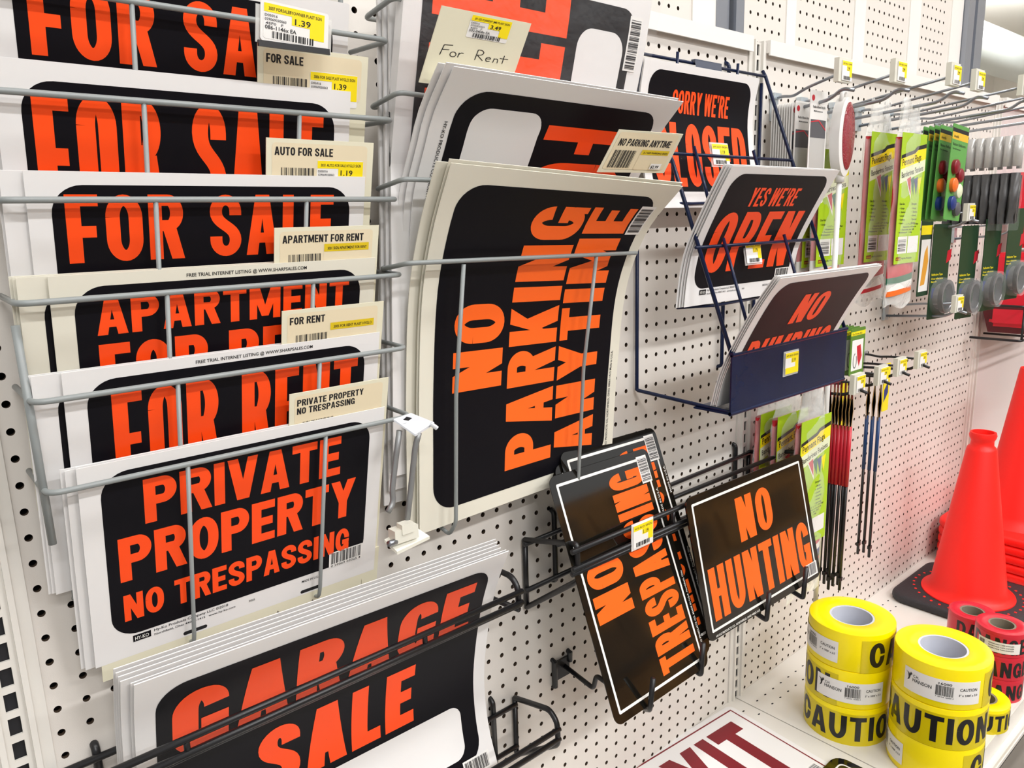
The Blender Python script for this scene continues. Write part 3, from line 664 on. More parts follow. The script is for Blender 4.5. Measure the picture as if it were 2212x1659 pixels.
def hand(a, P, w=.045):
    for i in range(len(P)-1):
        (x0_, y0_), (x1_, y1_) = P[i], P[i+1]; dx, dy = x1_-x0_, y1_-y0_; l = math.hypot(dx, dy) or 1; nx, ny = -dy/l*w/2, dx/l*w/2
        a.poly([(x0_+nx, y0_+ny), (x0_-nx, y0_-ny), (x1_-nx, y1_-ny), (x1_+nx, y1_+ny)], small_ink, 1)
hx, hy = .55, 2.05
for P in ([(0, 0), (.08, .7), (.5, .75)], [(.05, .38), (.38, .42)], arc(.62, .15, .15, .17, 0, 360, 10), [(.88, 0), (.9, .32)], [(.9, .2), (1.0, .33), (1.12, .32)],
          [(1.75, .0), (1.78, .72)]+arc(1.9, .55, .2, .18, 80, -90, 6)+[(1.8, .36), (2.15, .02)], [(2.3, .2), (2.55, .22)]+arc(2.42, .17, .13, .16, 20, 320, 8), [(2.7, 0), (2.72, .3)]+arc(2.83, .18, .1, .12, 150, 0, 5)+[(2.93, 0)], [(3.2, .02), (3.2, .6)], [(3.0, .36), (3.45, .38)]):
    hand(a, [(hx+x, hy+y) for x, y in P])
q = [at(850, 330, -5.0), at(1120, 165, -5.2), at(1148, 51, -6.5), at(955, 12, -6.5)]
q = [at(868, 300, -5.3), at(1112, 215, -5.3), at(1148, 51, -6.3), at(955, 12, -6.3)]
Uc = Vector(q[2])-Vector(q[3])
q[0] = tuple(Vector(at(905, 178, -5.25))); q[1] = tuple(Vector(q[0])+Uc)
tag(sheet('hand_lettered_card', quad(*q, 4.6, 5.2), 4.6, 5.2, a, card_m, .04, nv=6), 'ivory card with For Rent hand-written in black and a yellow 3.49 sticker', 'card')
# tall white blank boards standing at the left side of that rack
for k in range(3):
    q = plane((-20.6+.1*k, -.75-.35*k, -5.5+k*.8), 5.5)
    tag(sheet('blank_board', q, 13.6, 22.5-k*.8, None, white_p, .12), 'tall white board edge standing at the left in the jumbo sign rack', 'sign board', 'white boards in the jumbo rack')
# ================================================================ navy wire rack with CLOSED / OPEN / NO DUMPING
nr = tag(empty('counter_sign_rack', (5, -.5, 8)), 'navy blue slanting wire rack with a solid front panel, holding CLOSED and OPEN signs', 'sign rack')
XL, XR = -1.4, 12.0
yz = lambda z: -.6-6.7*(17.2-z)/17.2
MB(navy).tube([(XR, -.35, 17.6), (XR, yz(17.2), 17.2), (XR, yz(0), 0.0)], .12).build('side_wire', nr, True)
MB(navy).tube([(XL, -.35, 17.6), (XL, -.6, 17.2), (XL, -.55, 14), (XL, yz(11.4), 11.2), (XL, yz(0), 0.0)], .12, bend=.4).build('side_wire', nr, True)
for z in (17.2, 11.4, 6.05): MB(navy).tube([(XL-.35, yz(z), z), (XR+.05, yz(z), z)], .1).build('cross_wire', nr, True)
for z, zb, xs in ((17.2, 14.5, (1.9, 8.4)), (11.4, 7.6, (at(1500, 318, -3.0)[0], at(1628, 321, -3.0)[0])), (6.05, .3, (at(1563, 530, -5.1)[0], at(1694, 518, -5.1)[0]))):
    for x in xs: MB(navy).tube([(x, yz(z)-.12, z+.45), (x, (yz(zb)-.12) if z < 17 else -.6, zb)], .1).build('pocket_wire', nr, True)
for z, y in ((8.6, -1.6), (2.35, -3.55)):
    MB(navy).tube([(XL+.4, y+.4, z+.1), (XL+3.4, y-.2, z), (XR-.5, y, z+.1)], .1).build('pocket_rest', nr, True)
MB(navy).tube([(-1.3, -.25, 16.8), (-1.3, -.3, -3.0), (-1.35, -7.2, -3.3), (12.0, -7.2, -3.5), (12.0, -.3, -3.2), (12.0, -.3, 16.8)], .12, bend=.15).build('back_frame', nr, True)
for x in (8.0,): MB(navy).tube([(x, .2, 17.9), (x, -.3, 17.6), (x, -.35, -2.7), (x, .2, -2.9)], .13, bend=.2).build('wall_hook', nr, True)
m = MB(navy); Y1, Y2 = -7.15, -7.45
m.box((XL-.2, Y2, -3.3), (XR-.0, Y2+.1, .08)); m.tube([(XL-.2, Y2+.05, .1), (XR, Y2+.05, .1)], .14); m.tube([(XL-.2, Y2+.05, -3.35), (XR, Y2+.05, -3.35)], .12); m.box((XL-.2, Y2, -3.4), (XR, -4.9, -3.3))
m.build('front_panel', nr)
bent = mat('navy_faded', rgb(74, 80, 96), .5)
MB(bent).add([(3.5, -.85, 17.3), (6.3, -.85, 17.35), (6.4, -1.05, 15.4), (3.6, -1.05, 15.3)], [(0, 1, 2, 3)]).box((3.5, -.85, 17.2), (6.35, -.55, 17.4)).build('bent_plate', nr)
def curved12(pts, x0=XL, w=12, top=0, bot=0): return curved([(x0, y, z) for y, z in pts], [(x0+w, y, z) for y, z in pts], 12, 8.5)
a_cl = frame_art(); a_cl.big("SORRY WE'RE", 3.0, 5.75, 8.95, 7.1, orange, 2, sp=10, st=22, h=14, ov=.1, gap=26); a_cl.big('CLOSED', .98, 1.3, 10.9, 5.2, orange, 2, sp=9, st=26, h=14, ov=.3)
a_op = frame_art(); a_op.big("YES WE'RE", 3.3, 6.05, 8.6, 7.25, orange, 2, sp=10, st=22, h=14, ov=.1, gap=26); a_op.big('OPEN', 1.3, 1.9, 10.5, 5.7, orange, 2, sp=12, st=25, h=14, ov=.3); bottom_print(a_op)
a_dm = frame_art(); a_dm.big('NO', 4.3, 4.9, 7.7, 7.0, orange, 2, sp=10, st=24, h=16, ov=.2); a_dm.big('DUMPING', 1.2, 1.5, 10.8, 4.1, orange, 2, sp=9, st=24, h=17, ov=.2)
PC = [(-1.75, 8.35), (-1.35, 10.6), (-.98, 13.2), (-.98, 14.7), (-1.35, 16.75)]
cs = curved12(PC, -1.95); o = tag(sheet('counter_sign', cs, 12, 8.5, a_cl, white_p, .03, nv=16), "SORRY WE'RE CLOSED sign in the top pocket of the navy rack", 'sign')
tag(sheet('counter_sign', behind(cs, .03, .05, .1), 12, 8.5, a_cl, white_p, .03, nv=10), 'white sign behind the CLOSED sign', 'sign')
PO = [(-3.95, 2.55), (-4.15, 4.3), (-4.55, 5.9), (-5.85, 8.45), (-7.0, 10.4)]
os_ = curved12(PO, -1.4); tag(sheet('counter_sign', os_, 12, 8.5, a_op, white_p, .03, nv=20), "YES WE'RE OPEN sign in the middle pocket of the navy rack", 'sign')
for k in range(3): tag(sheet('counter_sign', behind(os_, -.12*k-.06, -.04*k, .12*(k+1)), 12, 8.5, a_op, white_p, .03, nv=14), 'white sign edge behind the OPEN sign', 'sign', 'sheets behind the open sign')
PD = [(-6.35, -3.1), (-6.8, -1.4), (-7.6, .4), (-8.95, 2.8), (-10.1, 4.45)]
ds = curved12(PD, -1.4); tag(sheet('counter_sign', ds, 12, 8.5, a_dm, white_p, .03, nv=20), 'NO DUMPING sign leaning forward out of the solid navy front panel', 'sign')
for k in range(3): tag(sheet('counter_sign', behind(ds, -.06*k, -.05*k+.05, .1*(k+1)), 12, 8.5, a_dm, white_p, .03, nv=14), 'white sign edge behind the NO DUMPING sign', 'sign', 'sheets behind the no dumping sign')
def price_tag(px, py, Y, w, h, label, top='HY-KO SIGN', price='1.19', name='price_tag', yaw=0, tilt=0, back=clear_t, parts=True, rest=None, roll=0, full=False):
    c = at(px, py, Y); t = tag(empty(name, c), label, 'price tag')
    pl = plane((c[0]-w/2-.08, c[1]+.03, c[2]-h/2-.12), tilt, yaw, roll); sheet('tag_holder', pl, w+.16, h+.2, None, back, .05, t)
    a = Art(); sticker(a, 0, 0, w, h, top, price, 1, seed=int(px))
    if full: a.rect(.02, .02, w-.02, h*.3, tag_y, 4)
    sheet('price_label', plane((c[0]-w/2, c[1]-.02, c[2]-h/2), tilt, yaw, roll), w, h, a, tag_w, .02, t)
    return t
price_tag(1560, 333, -2.9, 1.75, 1.3, 'white and yellow price tag clipped on the wire in front of the CLOSED sign', tilt=-10)
price_tag(1631, 545, -4.75, 1.7, 1.3, 'white and yellow price tag clipped on the wire in front of the OPEN sign', tilt=-10)
price_tag(1710, 783, -7.55, 1.55, 1.35, 'yellow and white price tag on the solid navy panel', full=True)
# ================================================================ black wire holder with the aluminium signs
hb = tag(empty('wire_sign_holder', (.5, -.5, -10)), 'black wire holder on the pegboard carrying the NO TRESPASSING and NO HUNTING metal signs', 'sign holder')
def hoop(x, zt, zb, yf, zf, zfb, parent, s=1):
    MB(black_wire).tube([(x, -.28, zt), (x, yf, zf), (x, yf-.05, zfb), (x, -.28, zb)], 0.163, bend=.3, closed=False).build('side_hoop', parent, True)
    MB(black_wire).tube([(x, -.28, zt+.05), (x, -.28, zb-.05)], 0.163).build('side_upright', parent, True)
hoop(-11.2, -10.25, -14.5, -4.5, -9.2, -11.3, hb); hoop(12.1, -10.1, -14.3, -4.5, -9.2, -11.3, hb)
for z in (-10.45, -13.35): MB(black_wire).tube([(-11.4, -.42, z), (12.4, -.42, z+.35)], 0.150).build('back_bar', hb, True)
for z, y in ((-9.5, -4.6), (-10.5, -4.65), (-10.78, -4.58)): MB(black_wire).tube([(-11.7, y, z), (12.0, y, z-.02)], 0.156).build('front_bar', hb, True)
MB(black_wire).tube([(-11.2, -3.0, -9.7), (12.1, -3.0, -9.7)], 0.150).build('inner_bar', hb, True)
for x in (-8.8, 10.3): MB(black_wire).tube([(x, .2, -9.1), (x, -.25, -9.2), (x, -.3, -13.6), (x, .1, -13.7)], 0.163, bend=.25).build('peg_hook', hb, True)
for x in (-6.0, -3.0, 1.5): MB(black_wire).tube([(x, -4.6, -9.5), (x, -4.6, -10.5)], 0.125).build('bar_link', hb, True)
price_tag(1389, 1153, -4.85, 1.75, 1.4, 'yellow and white price label on the black bars across the NO TRESPASSING sign', roll=0, back=tag_w)
a_h = Art().rrect(.5, .48, 13.5, 8.76, .1, frame_w, 1).rrect(.66, .64, 13.34, 8.6, .05, metal_ink, 2)
a_h.big('NO', 5.0, 5.05, 9.1, 8.0, metal_or, 3, sp=12, st=26, h=14, ov=.35); a_h.big('HUNTING', 1.0, 1.05, 13.15, 4.4, metal_or, 3, sp=9, st=26, h=15, ov=.3)
a_h.rect(12.0, .3, 13.6, 1.25, tag_w, 4); a_h.bars(12.1, .4, 13.5, 1.2, grey_p, 5, 26); a_h.text('HY-KO PRODUCTS CO., NORTHFIELD, OHIO 44067-1415', .8, .1, .14, frame_w, 3, wid=5)
a_t = Art().rrect(.48, .5, 8.76, 13.5, .1, frame_w, 1).rrect(.64, .66, 8.6, 13.34, .05, metal_ink, 2)
a_t.big('NO', .85, 5.3, 4.0, 8.6, metal_or, 3, sp=12, st=26, h=18, ov=.35, rot=True); a_t.big('TRESPASSING', 4.8, .95, 8.2, 13.0, metal_or, 3, sp=9, st=28, h=18, ov=.3, rot=True)
a_t.rect(7.85, 11.9, 8.86, 13.6, tag_w, 4); a_t.bars(7.92, 12.0, 8.8, 13.5, small_ink, 5, 26, vert=True)
a_t.text('HY-KO PRODUCTS CO. MADE IN U.S.A. Northfield, Ohio', 9.13, 1.0, .15, frame_w, 3, wid=5, rot=math.pi/2); a_t.text('MADE IN U.S.A.', 9.12, 9.6, .16, frame_w, 3, wid=1.8, rot=math.pi/2)
def metal_sign(surf, W_, H_, a, label, group=None):
    a = Art().join(a, k=13.5/14); W_, H_ = W_*13.5/14, H_*13.5/14
    o = sheet('metal_sign', surf, W_, H_, a, metal_ink, .035, r=.55)
    hole = MB(black_hole)
    for cx, cy in ((.5, .16 if 0 else .18), (W_-.5, .18), (.5, H_-.18), (W_-.5, H_-.18)): pass
    return tag(o, label, 'sign', group)
hp = plane((-2.56, -7.07, -17.52), -13, -.2, -.3); metal_sign(hp, 14, 9.24, a_h, 'glossy black metal NO HUNTING sign with orange letters resting on small black hooks')
metal_sign(behind(hp, .03, -.02, .1), 14, 9.24, a_h, 'black metal sign directly behind the NO HUNTING sign')
tp = plane((-11.7, -7.73, -18.36), -22, 3.5, -2); metal_sign(tp, 9.24, 14, a_t, 'upright black metal NO TRESPASSING sign with orange letters running upward, in front')
t2 = behind(tp, 1.55, 1.1, .22); metal_sign(t2, 9.24, 14, a_t, 'black metal sign standing higher behind the front NO TRESPASSING sign')
for k in range(3): metal_sign(behind(tp, 1.0-.2*k, .5-.25*k, .34+.1*k), 9.24, 14, a_t, 'black metal sign edge at the back of the NO TRESPASSING stack', 'back signs of the metal stack')
def hook_to(px, py, tx, ty, x, label):
    """hook whose elbow and tip are seen at two pixels, at column x"""
    e = atx(px, py, x); tp_ = atx(tx, ty, x)
    t = tag(empty('peg_hook', (x, 0, e[2]+1.6)), label, 'hook')
    MB(black_wire).box((x-.6, -.16, e[2]+1.3), (x+.6, -.03, e[2]+2.2)).build('back_plate', t)
    MB(black_wire).tube([(x, -.1, e[2]+1.8), tuple(e), (x, e[1]-.1, tp_[2])], 0.163, bend=.2).build('hook_wire', t, True)
hook_to(1514, 1458, 1527, 1393, -3.7, 'black hook at the right corner of the NO TRESPASSING sign')
hook_to(1656, 1340, 1662, 1280, 3.6, 'black hook under the middle of the NO HUNTING sign')
hook_to(1735, 1292, 1740, 1225, 8.1, 'black hook at the right end of the NO HUNTING sign')
t = tag(empty('peg_hook', (-8.0, 0, -19.3)), 'black bent hook on a square plate holding up the NO TRESPASSING sign', 'hook')
MB(black_wire).box((-8.9, -.15, -20.5), (-7.6, -.04, -19.2)).tube([(-8.95, .1, -19.0), (-8.95, -.2, -19.1), (-8.95, -.2, -20.8), (-8.95, .1, -20.9)], 0.150).tube([(-7.6, .1, -18.9), (-7.6, -.2, -19.0), (-7.6, -.2, -19.6)], 0.150).build('back_plate', t)
MB(black_wire).tube([(-8.0, -.1, -19.8), (-8.0, -2.6, -20.2), (-7.9, -2.75, -19.3), (-7.9, -3.6, -19.4), (-8.3, -6.9, -19.3), tuple(at(1404, 1533, -7.75)), tuple(at(1411, 1466, -7.95))], 0.150, bend=.25).build('hook_wire', t, True)
# ================================================================ GARAGE SALE sign in its black wire holder
def gh(xr, z, y, label, zb, xl=-37.0, arm=True):
    t = tag(empty('wire_sign_holder', (xr, -.4, z)), label, 'sign holder')
    MB(black_wire).tube([(xl, y, z), (xr, y, z)], 0.150).build('front_bar', t, True)
    MB(black_wire).tube([(xl, y, z-.62), (xr, y, z-.62)], 0.150).build('front_bar', t, True)
    MB(black_wire).tube([(xl, y+.15, z-.8), (xr, y+.15, z-.8)], 0.150).build('front_bar', t, True)
    return t
t = gh(-14.35, -11.15, -3.55, 'black double wire bar crossing in front of the GARAGE SALE sign', -13)
MB(black_wire).tube([(-14.5, -3.4, -11.9), (-14.5, -3.4, -11.0), (-14.5, -2.9, -10.5), (-14.5, -1.5, -10.55), (-14.5, -.25, -10.6), (-14.5, -.25, -12.5), (-14.5, -3.4, -12.2)], 0.163, bend=.5).build('side_hoop', t, True)
for x in (-20.5, -31.5): MB(black_wire).tube([(x, -3.5, -11.1), (x, -3.5, -11.9)], 0.125).build('bar_link', t, True)
for x in (-34.0,): MB(black_wire).tube([(x, .2, -11.95), (x, -.25, -12.1), (x, -.3, -15.5)], 0.163, bend=.2).build('peg_hook', t, True)
MB(black_wire).tube([(-36.5, -.42, -12.4), (-14.5, -.42, -12.4)], 0.150).build('back_bar', t, True)
t = gh(-12.25, -20.1, -4.0, 'lower black wire holder under the GARAGE SALE sign with its triangular end', -23)
MB(black_wire).tube([(-12.35, -.28, -19.95), (-12.35, -3.3, -19.2), (-12.35, -3.9, -19.7), (-12.35, -3.95, -21.1), (-12.35, -.28, -23.8), (-12.35, -.28, -19.95)], 0.163, bend=.35).build('side_hoop', t, True)
for z in (-20.3, -23.1): MB(black_wire).tube([(-36, -.42, z), (-12.35, -.42, z)], 0.150).build('back_bar', t, True)
MB(black_wire).tube([(-14.0, .2, -19.3), (-14.0, -.25, -19.5), (-14.0, -.3, -23.6)], 0.163, bend=.2).build('peg_hook', t, True)
a_g = Art().rrect(.75, .9, 17.2, 13.15, 1.2, ink, 1)
a_g.big('GARAGE', 1.35, 9.0, 16.4, 12.4, orange, 2, sp=9, st=28, h=20, ov=.3); a_g.big('SALE', 4.9, 4.8, 13.2, 8.3, orange, 2, sp=9, st=28, h=20, ov=.3)
a_g.rrect(2.0, 1.4, 16.2, 4.4, .7, white_p, 2); a_g.rect(15.8, .3, 17.6, 1.2, tag_w, 3); a_g.bars(15.9, .4, 17.5, 1.1, small_ink, 4, 26)
PG = [(-1.75, -22.2), (-1.0, -20.0), (-.75, -17.4), (-1.0, -15.2), (-1.7, -12.3), (-2.4, -10.4), (-3.3, -8.6)]
L = [(-33.0, y, z) for y, z in ((-1.75, -22), (-1.1, -19.8), (-1.0, -17.2), (-1.3, -15), (-2.1, -12), (-2.75, -10.0), (-3.55, -8.2))]; R = [(-14.95, y, z-.2) for y, z in PG]
gs = curved(L, R, 18, 14); tag(sheet('yard_sign', gs, 18, 14, a_g, white_p, .05, nv=24), 'large black GARAGE SALE sign with orange letters and white write-in panel', 'sign')
for k, (du, dv) in enumerate(((-.1, -.02), (-.5, .1), (-.55, .2), (-.6, .28), (-.65, .36))):
    tag(sheet('yard_sign', behind(gs, du*.75, dv, .14*(k+1)), 18, 14, None, white_p, .04, nv=18), 'white sheet edge stacked behind the GARAGE SALE sign', 'sign', 'sheets behind the garage sale sign')
# bent scan hook with its clear label plate, hanging off the small rack
t = tag(empty('scan_hook', (-21.2, -4.3, -.6)), 'loose zinc hook with clear plastic label plate, lower right of the small sign rack', 'hook')
zp = mat('zinc_bright', rgb(226, 230, 236), .35, .5, metal=.3)
q = [at(850, 905, -4.0), at(897, 938, -4.6), at(938, 912, -4.4), at(888, 892, -3.8)]
m = MB(zp); n = Vector((0, 0, -.1)); V = [Vector(p) for p in q]+[Vector(p)+n for p in q]
m.add(V, [(0, 1, 2, 3), (7, 6, 5, 4), (0, 4, 5, 1), (1, 5, 6, 2), (2, 6, 7, 3), (3, 7, 4, 0)])
m.tube([at(930, 915, -4.5), at(944, 925, -4.6)], .1); m.build('hook_plate', t)
MB(black_hole).add([tuple(Vector(at(x, y, -4.2))+Vector((0, -.1, .12))) for x, y in ((868, 912), (880, 914), (888, 908), (876, 905))], [(0, 1, 2, 3)]).build('plate_slot', t)
rw = mat('dull_wire', rgb(140, 142, 142), .4, .5, metal=.4)
MB(rw).tube([at(905, 935, -4.5), at(897, 965, -4.4), at(887, 1060, -4.2), at(878, 1140, -4.2)], .13, bend=.3).build('long_wire', t, True)
MB(rw).tube([at(863, 930, -4.0), at(855, 990, -3.9), at(847, 1060, -3.9), at(850, 1085, -3.9), at(838, 1106, -4.0)], .13, bend=.25).build('short_wire', t, True)
cen = Vector(at(878, 1160, -4.3))
m = MB(milk_p)
q = [at(830, 1165, -4.1), at(858, 1192, -4.6), at(928, 1158, -4.5), at(893, 1135, -4.0)]; V = [Vector(p) for p in q]+[Vector(p)-Vector((0, 0, .14)) for p in q]
m.add(V, [(0, 1, 2, 3), (7, 6, 5, 4), (0, 4, 5, 1), (1, 5, 6, 2), (2, 6, 7, 3), (3, 7, 4, 0)])
m.box(tuple(cen+Vector((-.75, -.3, -.05))), tuple(cen+Vector((.45, .25, .55)))); m.box(tuple(cen+Vector((-.4, -.35, .3))), tuple(cen+Vector((.2, .1, .75))))
m.build('label_plate', t)
MB(chrome).tube([at(840, 1175, -4.6), at(855, 1170, -4.5)], .14).build('crimp', t, True)
# ================================================================ on the base deck: EXIT sign, tapes, cones
V_ = Vector((.079, .997, 0)).normalized(); U_ = Vector((.997, -.079, 0)).normalized()
org = Vector((10.35, -.4, SH+.09))-U_*14-V_*10
a = Art().rrect(.42, .42, 13.58, 9.58, .02, exit_r, 1, 1).rrect(.55, .55, 13.45, 9.45, .02, white_p, 2, 1)
a.big('EXIT', 1.1, 1.3, 12.4, 8.6, exit_r, 3, sp=8, st=21, h=16, ov=.3); a.rect(12.3, .7, 13.3, 2.0, tag_w, 3); a.bars(12.45, .85, 13.15, 1.9, grey_p, 4, 22, vert=True)
tag(sheet('exit_sign', flat(org, U_, V_), 14, 10, a, white_p, .08, r=.5), 'white EXIT sign with dark red letters lying flat on the deck by the wall', 'sign')
a = Art().rrect(.6, .6, 9.4, 13.4, .4, frame_w, 1).rrect(.72, .72, 9.28, 13.28, .35, metal_ink, 2).rrect(1.6, 2.0, 8.4, 12.2, .4, frame_w, 3).rrect(1.75, 2.15, 8.25, 12.05, .35, metal_ink, 4)
c = atz = None
def atz(px, py, Z):
    d = ray(px, py); return tuple(Vector(CAM)+d*((Z-CAM[2])/d[2]))
c = Vector(atz(1806, 1630, SH+.3)); V2 = Vector((-.02, 1, 0)).normalized(); U2 = Vector((1, .02, 0)).normalized()
tag(sheet('black_frame_sign', flat(c-U2*10-V2*14, U2, V2), 10, 14, a, metal_ink, .16, r=.9), 'black sign with white inner line, its corner just showing beside the yellow tapes', 'sign')
def cylsurf(c, r, z, a0):
    def f(u, v):
        t = a0+u/r; n = Vector((math.cos(t), math.sin(t), 0)); return Vector((c[0], c[1], z+v))+n*r, n
    return f
FACE = math.atan2(CAM[1]+9, CAM[0]-15)
def roll(c, z, r, rc, h, body, wrapm, text, start, label, cat, group=None, core=core_m, lab=None, inkm=tape_in, lh=.66, name='tape_roll', lab_w=5.0, brand=True):
    t = tag(empty(name, (c[0], c[1], z)), label, cat, group)
    m = MB(body); m.lathe([(rc+.08, h-.02), (rc+.1, h), (r-.1, h), (r-.02, h-.03), (r, h-.1), (r, .1), (r-.02, .03), (r-.1, 0), (rc+.08, 0)], (c[0], c[1], z), n=72)
    autosmooth(m.build('tape_body', t), 50)
    m = MB(core); m.lathe([(rc-.06, .02), (rc-.06, h-.04), (rc+.08, h-.03), (rc+.08, .02), (rc-.06, .02)], (c[0], c[1], z), n=48); autosmooth(m.build('core', t), 50)
    # printing runs round the roll
    wd = h*lh*.62*len(text)*1.06; a = Art(); m0 = h*(1-lh)/2
    W_ = wd+1.2; a.big(text, .6, m0-.1, .6+wd, h-m0-.1, inkm, 1, sp=12, st=23, h=18, ov=.9)
    th = FACE+start
    n = 40
    sheet('wrap_print', cylsurf(c, r+.015, z, th), W_, h*.86, a, wrapm, 0, t, nv=2, nu=n)
    if lab is not None:
        b = Art(); H_ = h*.56 if h > 2.5 else h*.45
        if brand:
            b.poly([(.12, 1.35), (.3, 1.25), (.34, .95), (.26, .7), (.42, .85), (.5, 1.15), (.62, 1.3), (.5, 1.42), (.42, 1.22), (.36, 1.3)], small_ink, 1)
            b.text('C.H.', .68, 1.12, .2, small_ink, 1, wid=.4); b.text('HANSON', .66, .8, .26, small_ink, 1, wid=1.25)
            b.text('16000', 2.3, 1.3, .19, small_ink, 1, wid=.8); b.bars(2.15, .5, 3.25, 1.25, small_ink, 1, 30, seed=7); b.text('7 18124 16000 4', 2.15, .36, .1, grey_p, 1, wid=1.1)
            b.text('CAUTION', 3.6, 1.0, .22, small_ink, 1, wid=1.15); b.text("3\" x 1000' x 2.0", 3.55, .62, .16, small_ink, 1, wid=1.25)
        else:
            b.bars(.15, .2, .6, .75, small_ink, 1, 18)
            for k in range(3): b.text('BARRICADE TAPE DANGER', .9, .65-.2*k, .1, small_ink, 1, wid=1.8)
        sheet('paper_label', cylsurf(c, r+.04, z+h*.16, FACE+lab), lab_w, H_, b, tag_w, 0, t, nv=2, nu=24)
    return t
T1 = (15.3, -7.6); T2 = (15.62, -13.95); R_ = 3.05
roll(T1, SH, R_, 1.5, 3.0, tape_y, tape_yl, 'CAUTION', -1.5, 'yellow CAUTION tape roll, bottom of the stack nearer the pegboard', 'tape', 'yellow caution tape rolls', core_w)
roll(T1, SH+3.02, R_, 1.5, 3.0, tape_y, tape_yl, 'CAUTION', -3.55, 'yellow tape roll with white barcode label, middle of the stack nearer the pegboard', 'tape', 'yellow caution tape rolls', core_w, lab=-.72)
roll(T1, SH+6.04, R_, 1.5, 3.0, tape_y, tape_yl, 'CAUTION', .28, 'yellow tape roll on top of the stack nearer the pegboard', 'tape', 'yellow caution tape rolls', core_w, lab=-1.85)
roll(T2, SH, R_, 1.5, 3.0, tape_y, tape_yl, 'CAUTION', .55, 'yellow tape roll at the bottom of the front stack, cut off by the picture edge', 'tape', 'yellow caution tape rolls', core_w, lab=-2.35)
roll(T2, SH+3.02, R_, 1.5, 3.0, tape_y, tape_yl, 'CAUTION', -1.95, 'yellow CAUTION tape roll, middle of the front stack', 'tape', 'yellow caution tape rolls', core_w)
roll(T2, SH+6.04, R_, 1.5, 3.0, tape_y, tape_yl, 'CAUTION', .9, 'yellow tape roll with white barcode label on top of the front stack', 'tape', 'yellow caution tape rolls', core_w, lab=-.85)
FACE = math.atan2(CAM[1]+15, CAM[0]-23)
roll((23.0, -14.6), SH, 1.9, .95, 2.0, tape_y, tape_yl, 'CAUTION', -1.3, 'small yellow tape roll standing alone behind the front stack', 'tape')
for k in range(3):
    roll((28.0, -14.1), SH+2.01*k, 1.85, .9, 2.0, tape_r, tape_r, 'DANGER', -.9-.3*k, ['red tape roll at the bottom of the front red stack', 'red tape roll in the middle of the front red stack', 'red DANGER tape roll with white label on top of the front red stack'][k], 'tape', 'red danger tape rolls', lab=-.9 if k == 2 else None, lab_w=3.2, brand=False)
for k in range(2):
    roll((32.7, -10.5), SH+2.01*k, 1.85, .9, 2.0, tape_r, tape_r, 'DANGER', -1.4+.5*k, ['red tape roll under another one beside the cone', 'red DANGER tape roll on top of the stack beside the cone'][k], 'tape', 'red danger tape rolls')
def rbase(t, c, zb, half, h, m_, r=1.6):
    V = []; F = []; n = 0
    for ins, z in ((.35, 0), (.08, .1), (0, .3), (0, h-.3), (.08, h-.1), (.35, h)):
        q = half-ins; rr = r-ins*.5
        P = arc(q-rr, q-rr, rr, rr, 0, 90, 8)+arc(rr-q, q-rr, rr, rr, 90, 180, 8)+arc(rr-q, rr-q, rr, rr, 180, 270, 8)+arc(q-rr, rr-q, rr, rr, 270, 360, 8)
        n = len(P); V += [(c[0]+x, c[1]+y, zb+z) for x, y in P]
    for q in range(5): F += [(q*n+j, q*n+(j+1) % n, (q+1)*n+(j+1) % n, (q+1)*n+j) for j in range(n)]
    F += [tuple(range(n-1, -1, -1)), tuple(5*n+j for j in range(n))]
    return autosmooth(obj('base', V, F, [0]*len(F), [m_], t), 50)
def cone(c, zb, z1, rb, label, base=rubber, half=5.6, nb=1, btop=.9, brand=False):
    t = tag(empty('traffic_cone', (c[0], c[1], zb)), label, 'traffic cone')
    bz = zb+btop
    rbase(t, c, zb, half, btop, base)
    H_ = z1-bz; m = MB(cone_m)
    P = [(rb, .02), (rb-.02, .12), (rb*.92, .2), (rb*.85, .5), (rb*.8, 1.1), (1.32, H_-1.75), (1.22, H_-1.5), (1.02, H_-1.3), (1.0, H_-.8), (1.12, H_-.6), (1.2, H_-.3), (1.12, H_), (.95, H_), (.9, H_-.5), (.9, H_-3)]
    m.lathe(P, (c[0], c[1], bz), n=96); autosmooth(m.build('cone_body', t), 60)
    if base is rubber:
        for k in range(34):
            an = 2*math.pi*k/34; x, y = c[0]+(rb+.65)*math.cos(an), c[1]+(rb+.65)*math.sin(an)
            MB(cone_m).lathe([(.13, 0), (.12, .03), (0.0001, .035)], (x, y, bz), n=10).build('vinyl_dot', t)
        b = Art().rect(.15, .1, .75, 1.5, small_ink, 1); sheet('maker_mark', cylsurf(c, rb*.8-.62, bz+5.2, -.72), .9, 1.6, b, yel_p, 0, t, nv=2, nu=4)
    return t
cone((42.8, -6.9), SH, -13.5, 4.2, 'orange-red traffic cone with a black rubber base, nearest on the deck', btop=.9)
for k in range(5):
    last = k == 4
    zb = SH+1.0*k
    t = tag(empty('traffic_cone', (56.4, -7.2, zb)), 'tall orange-red cone on top of the nested stack at the right edge' if last else 'flat orange-red base of a nested cone in the stack at the right edge', 'traffic cone', 'nested cones in the far stack')
    rbase(t, (56.4, -7.2), zb, 6.5, .97, cone_m, 2)
    if last:
        m = MB(cone_m); H_ = 17.2; P = [(4.6, 0), (4.0, .5), (3.7, 1.2), (1.5, H_-.4), (1.42, H_), (1.2, H_), (1.15, H_-3)]
        m.lathe(P, (56.4, -7.2, zb+.95), n=72); autosmooth(m.build('cone_body', t), 60)
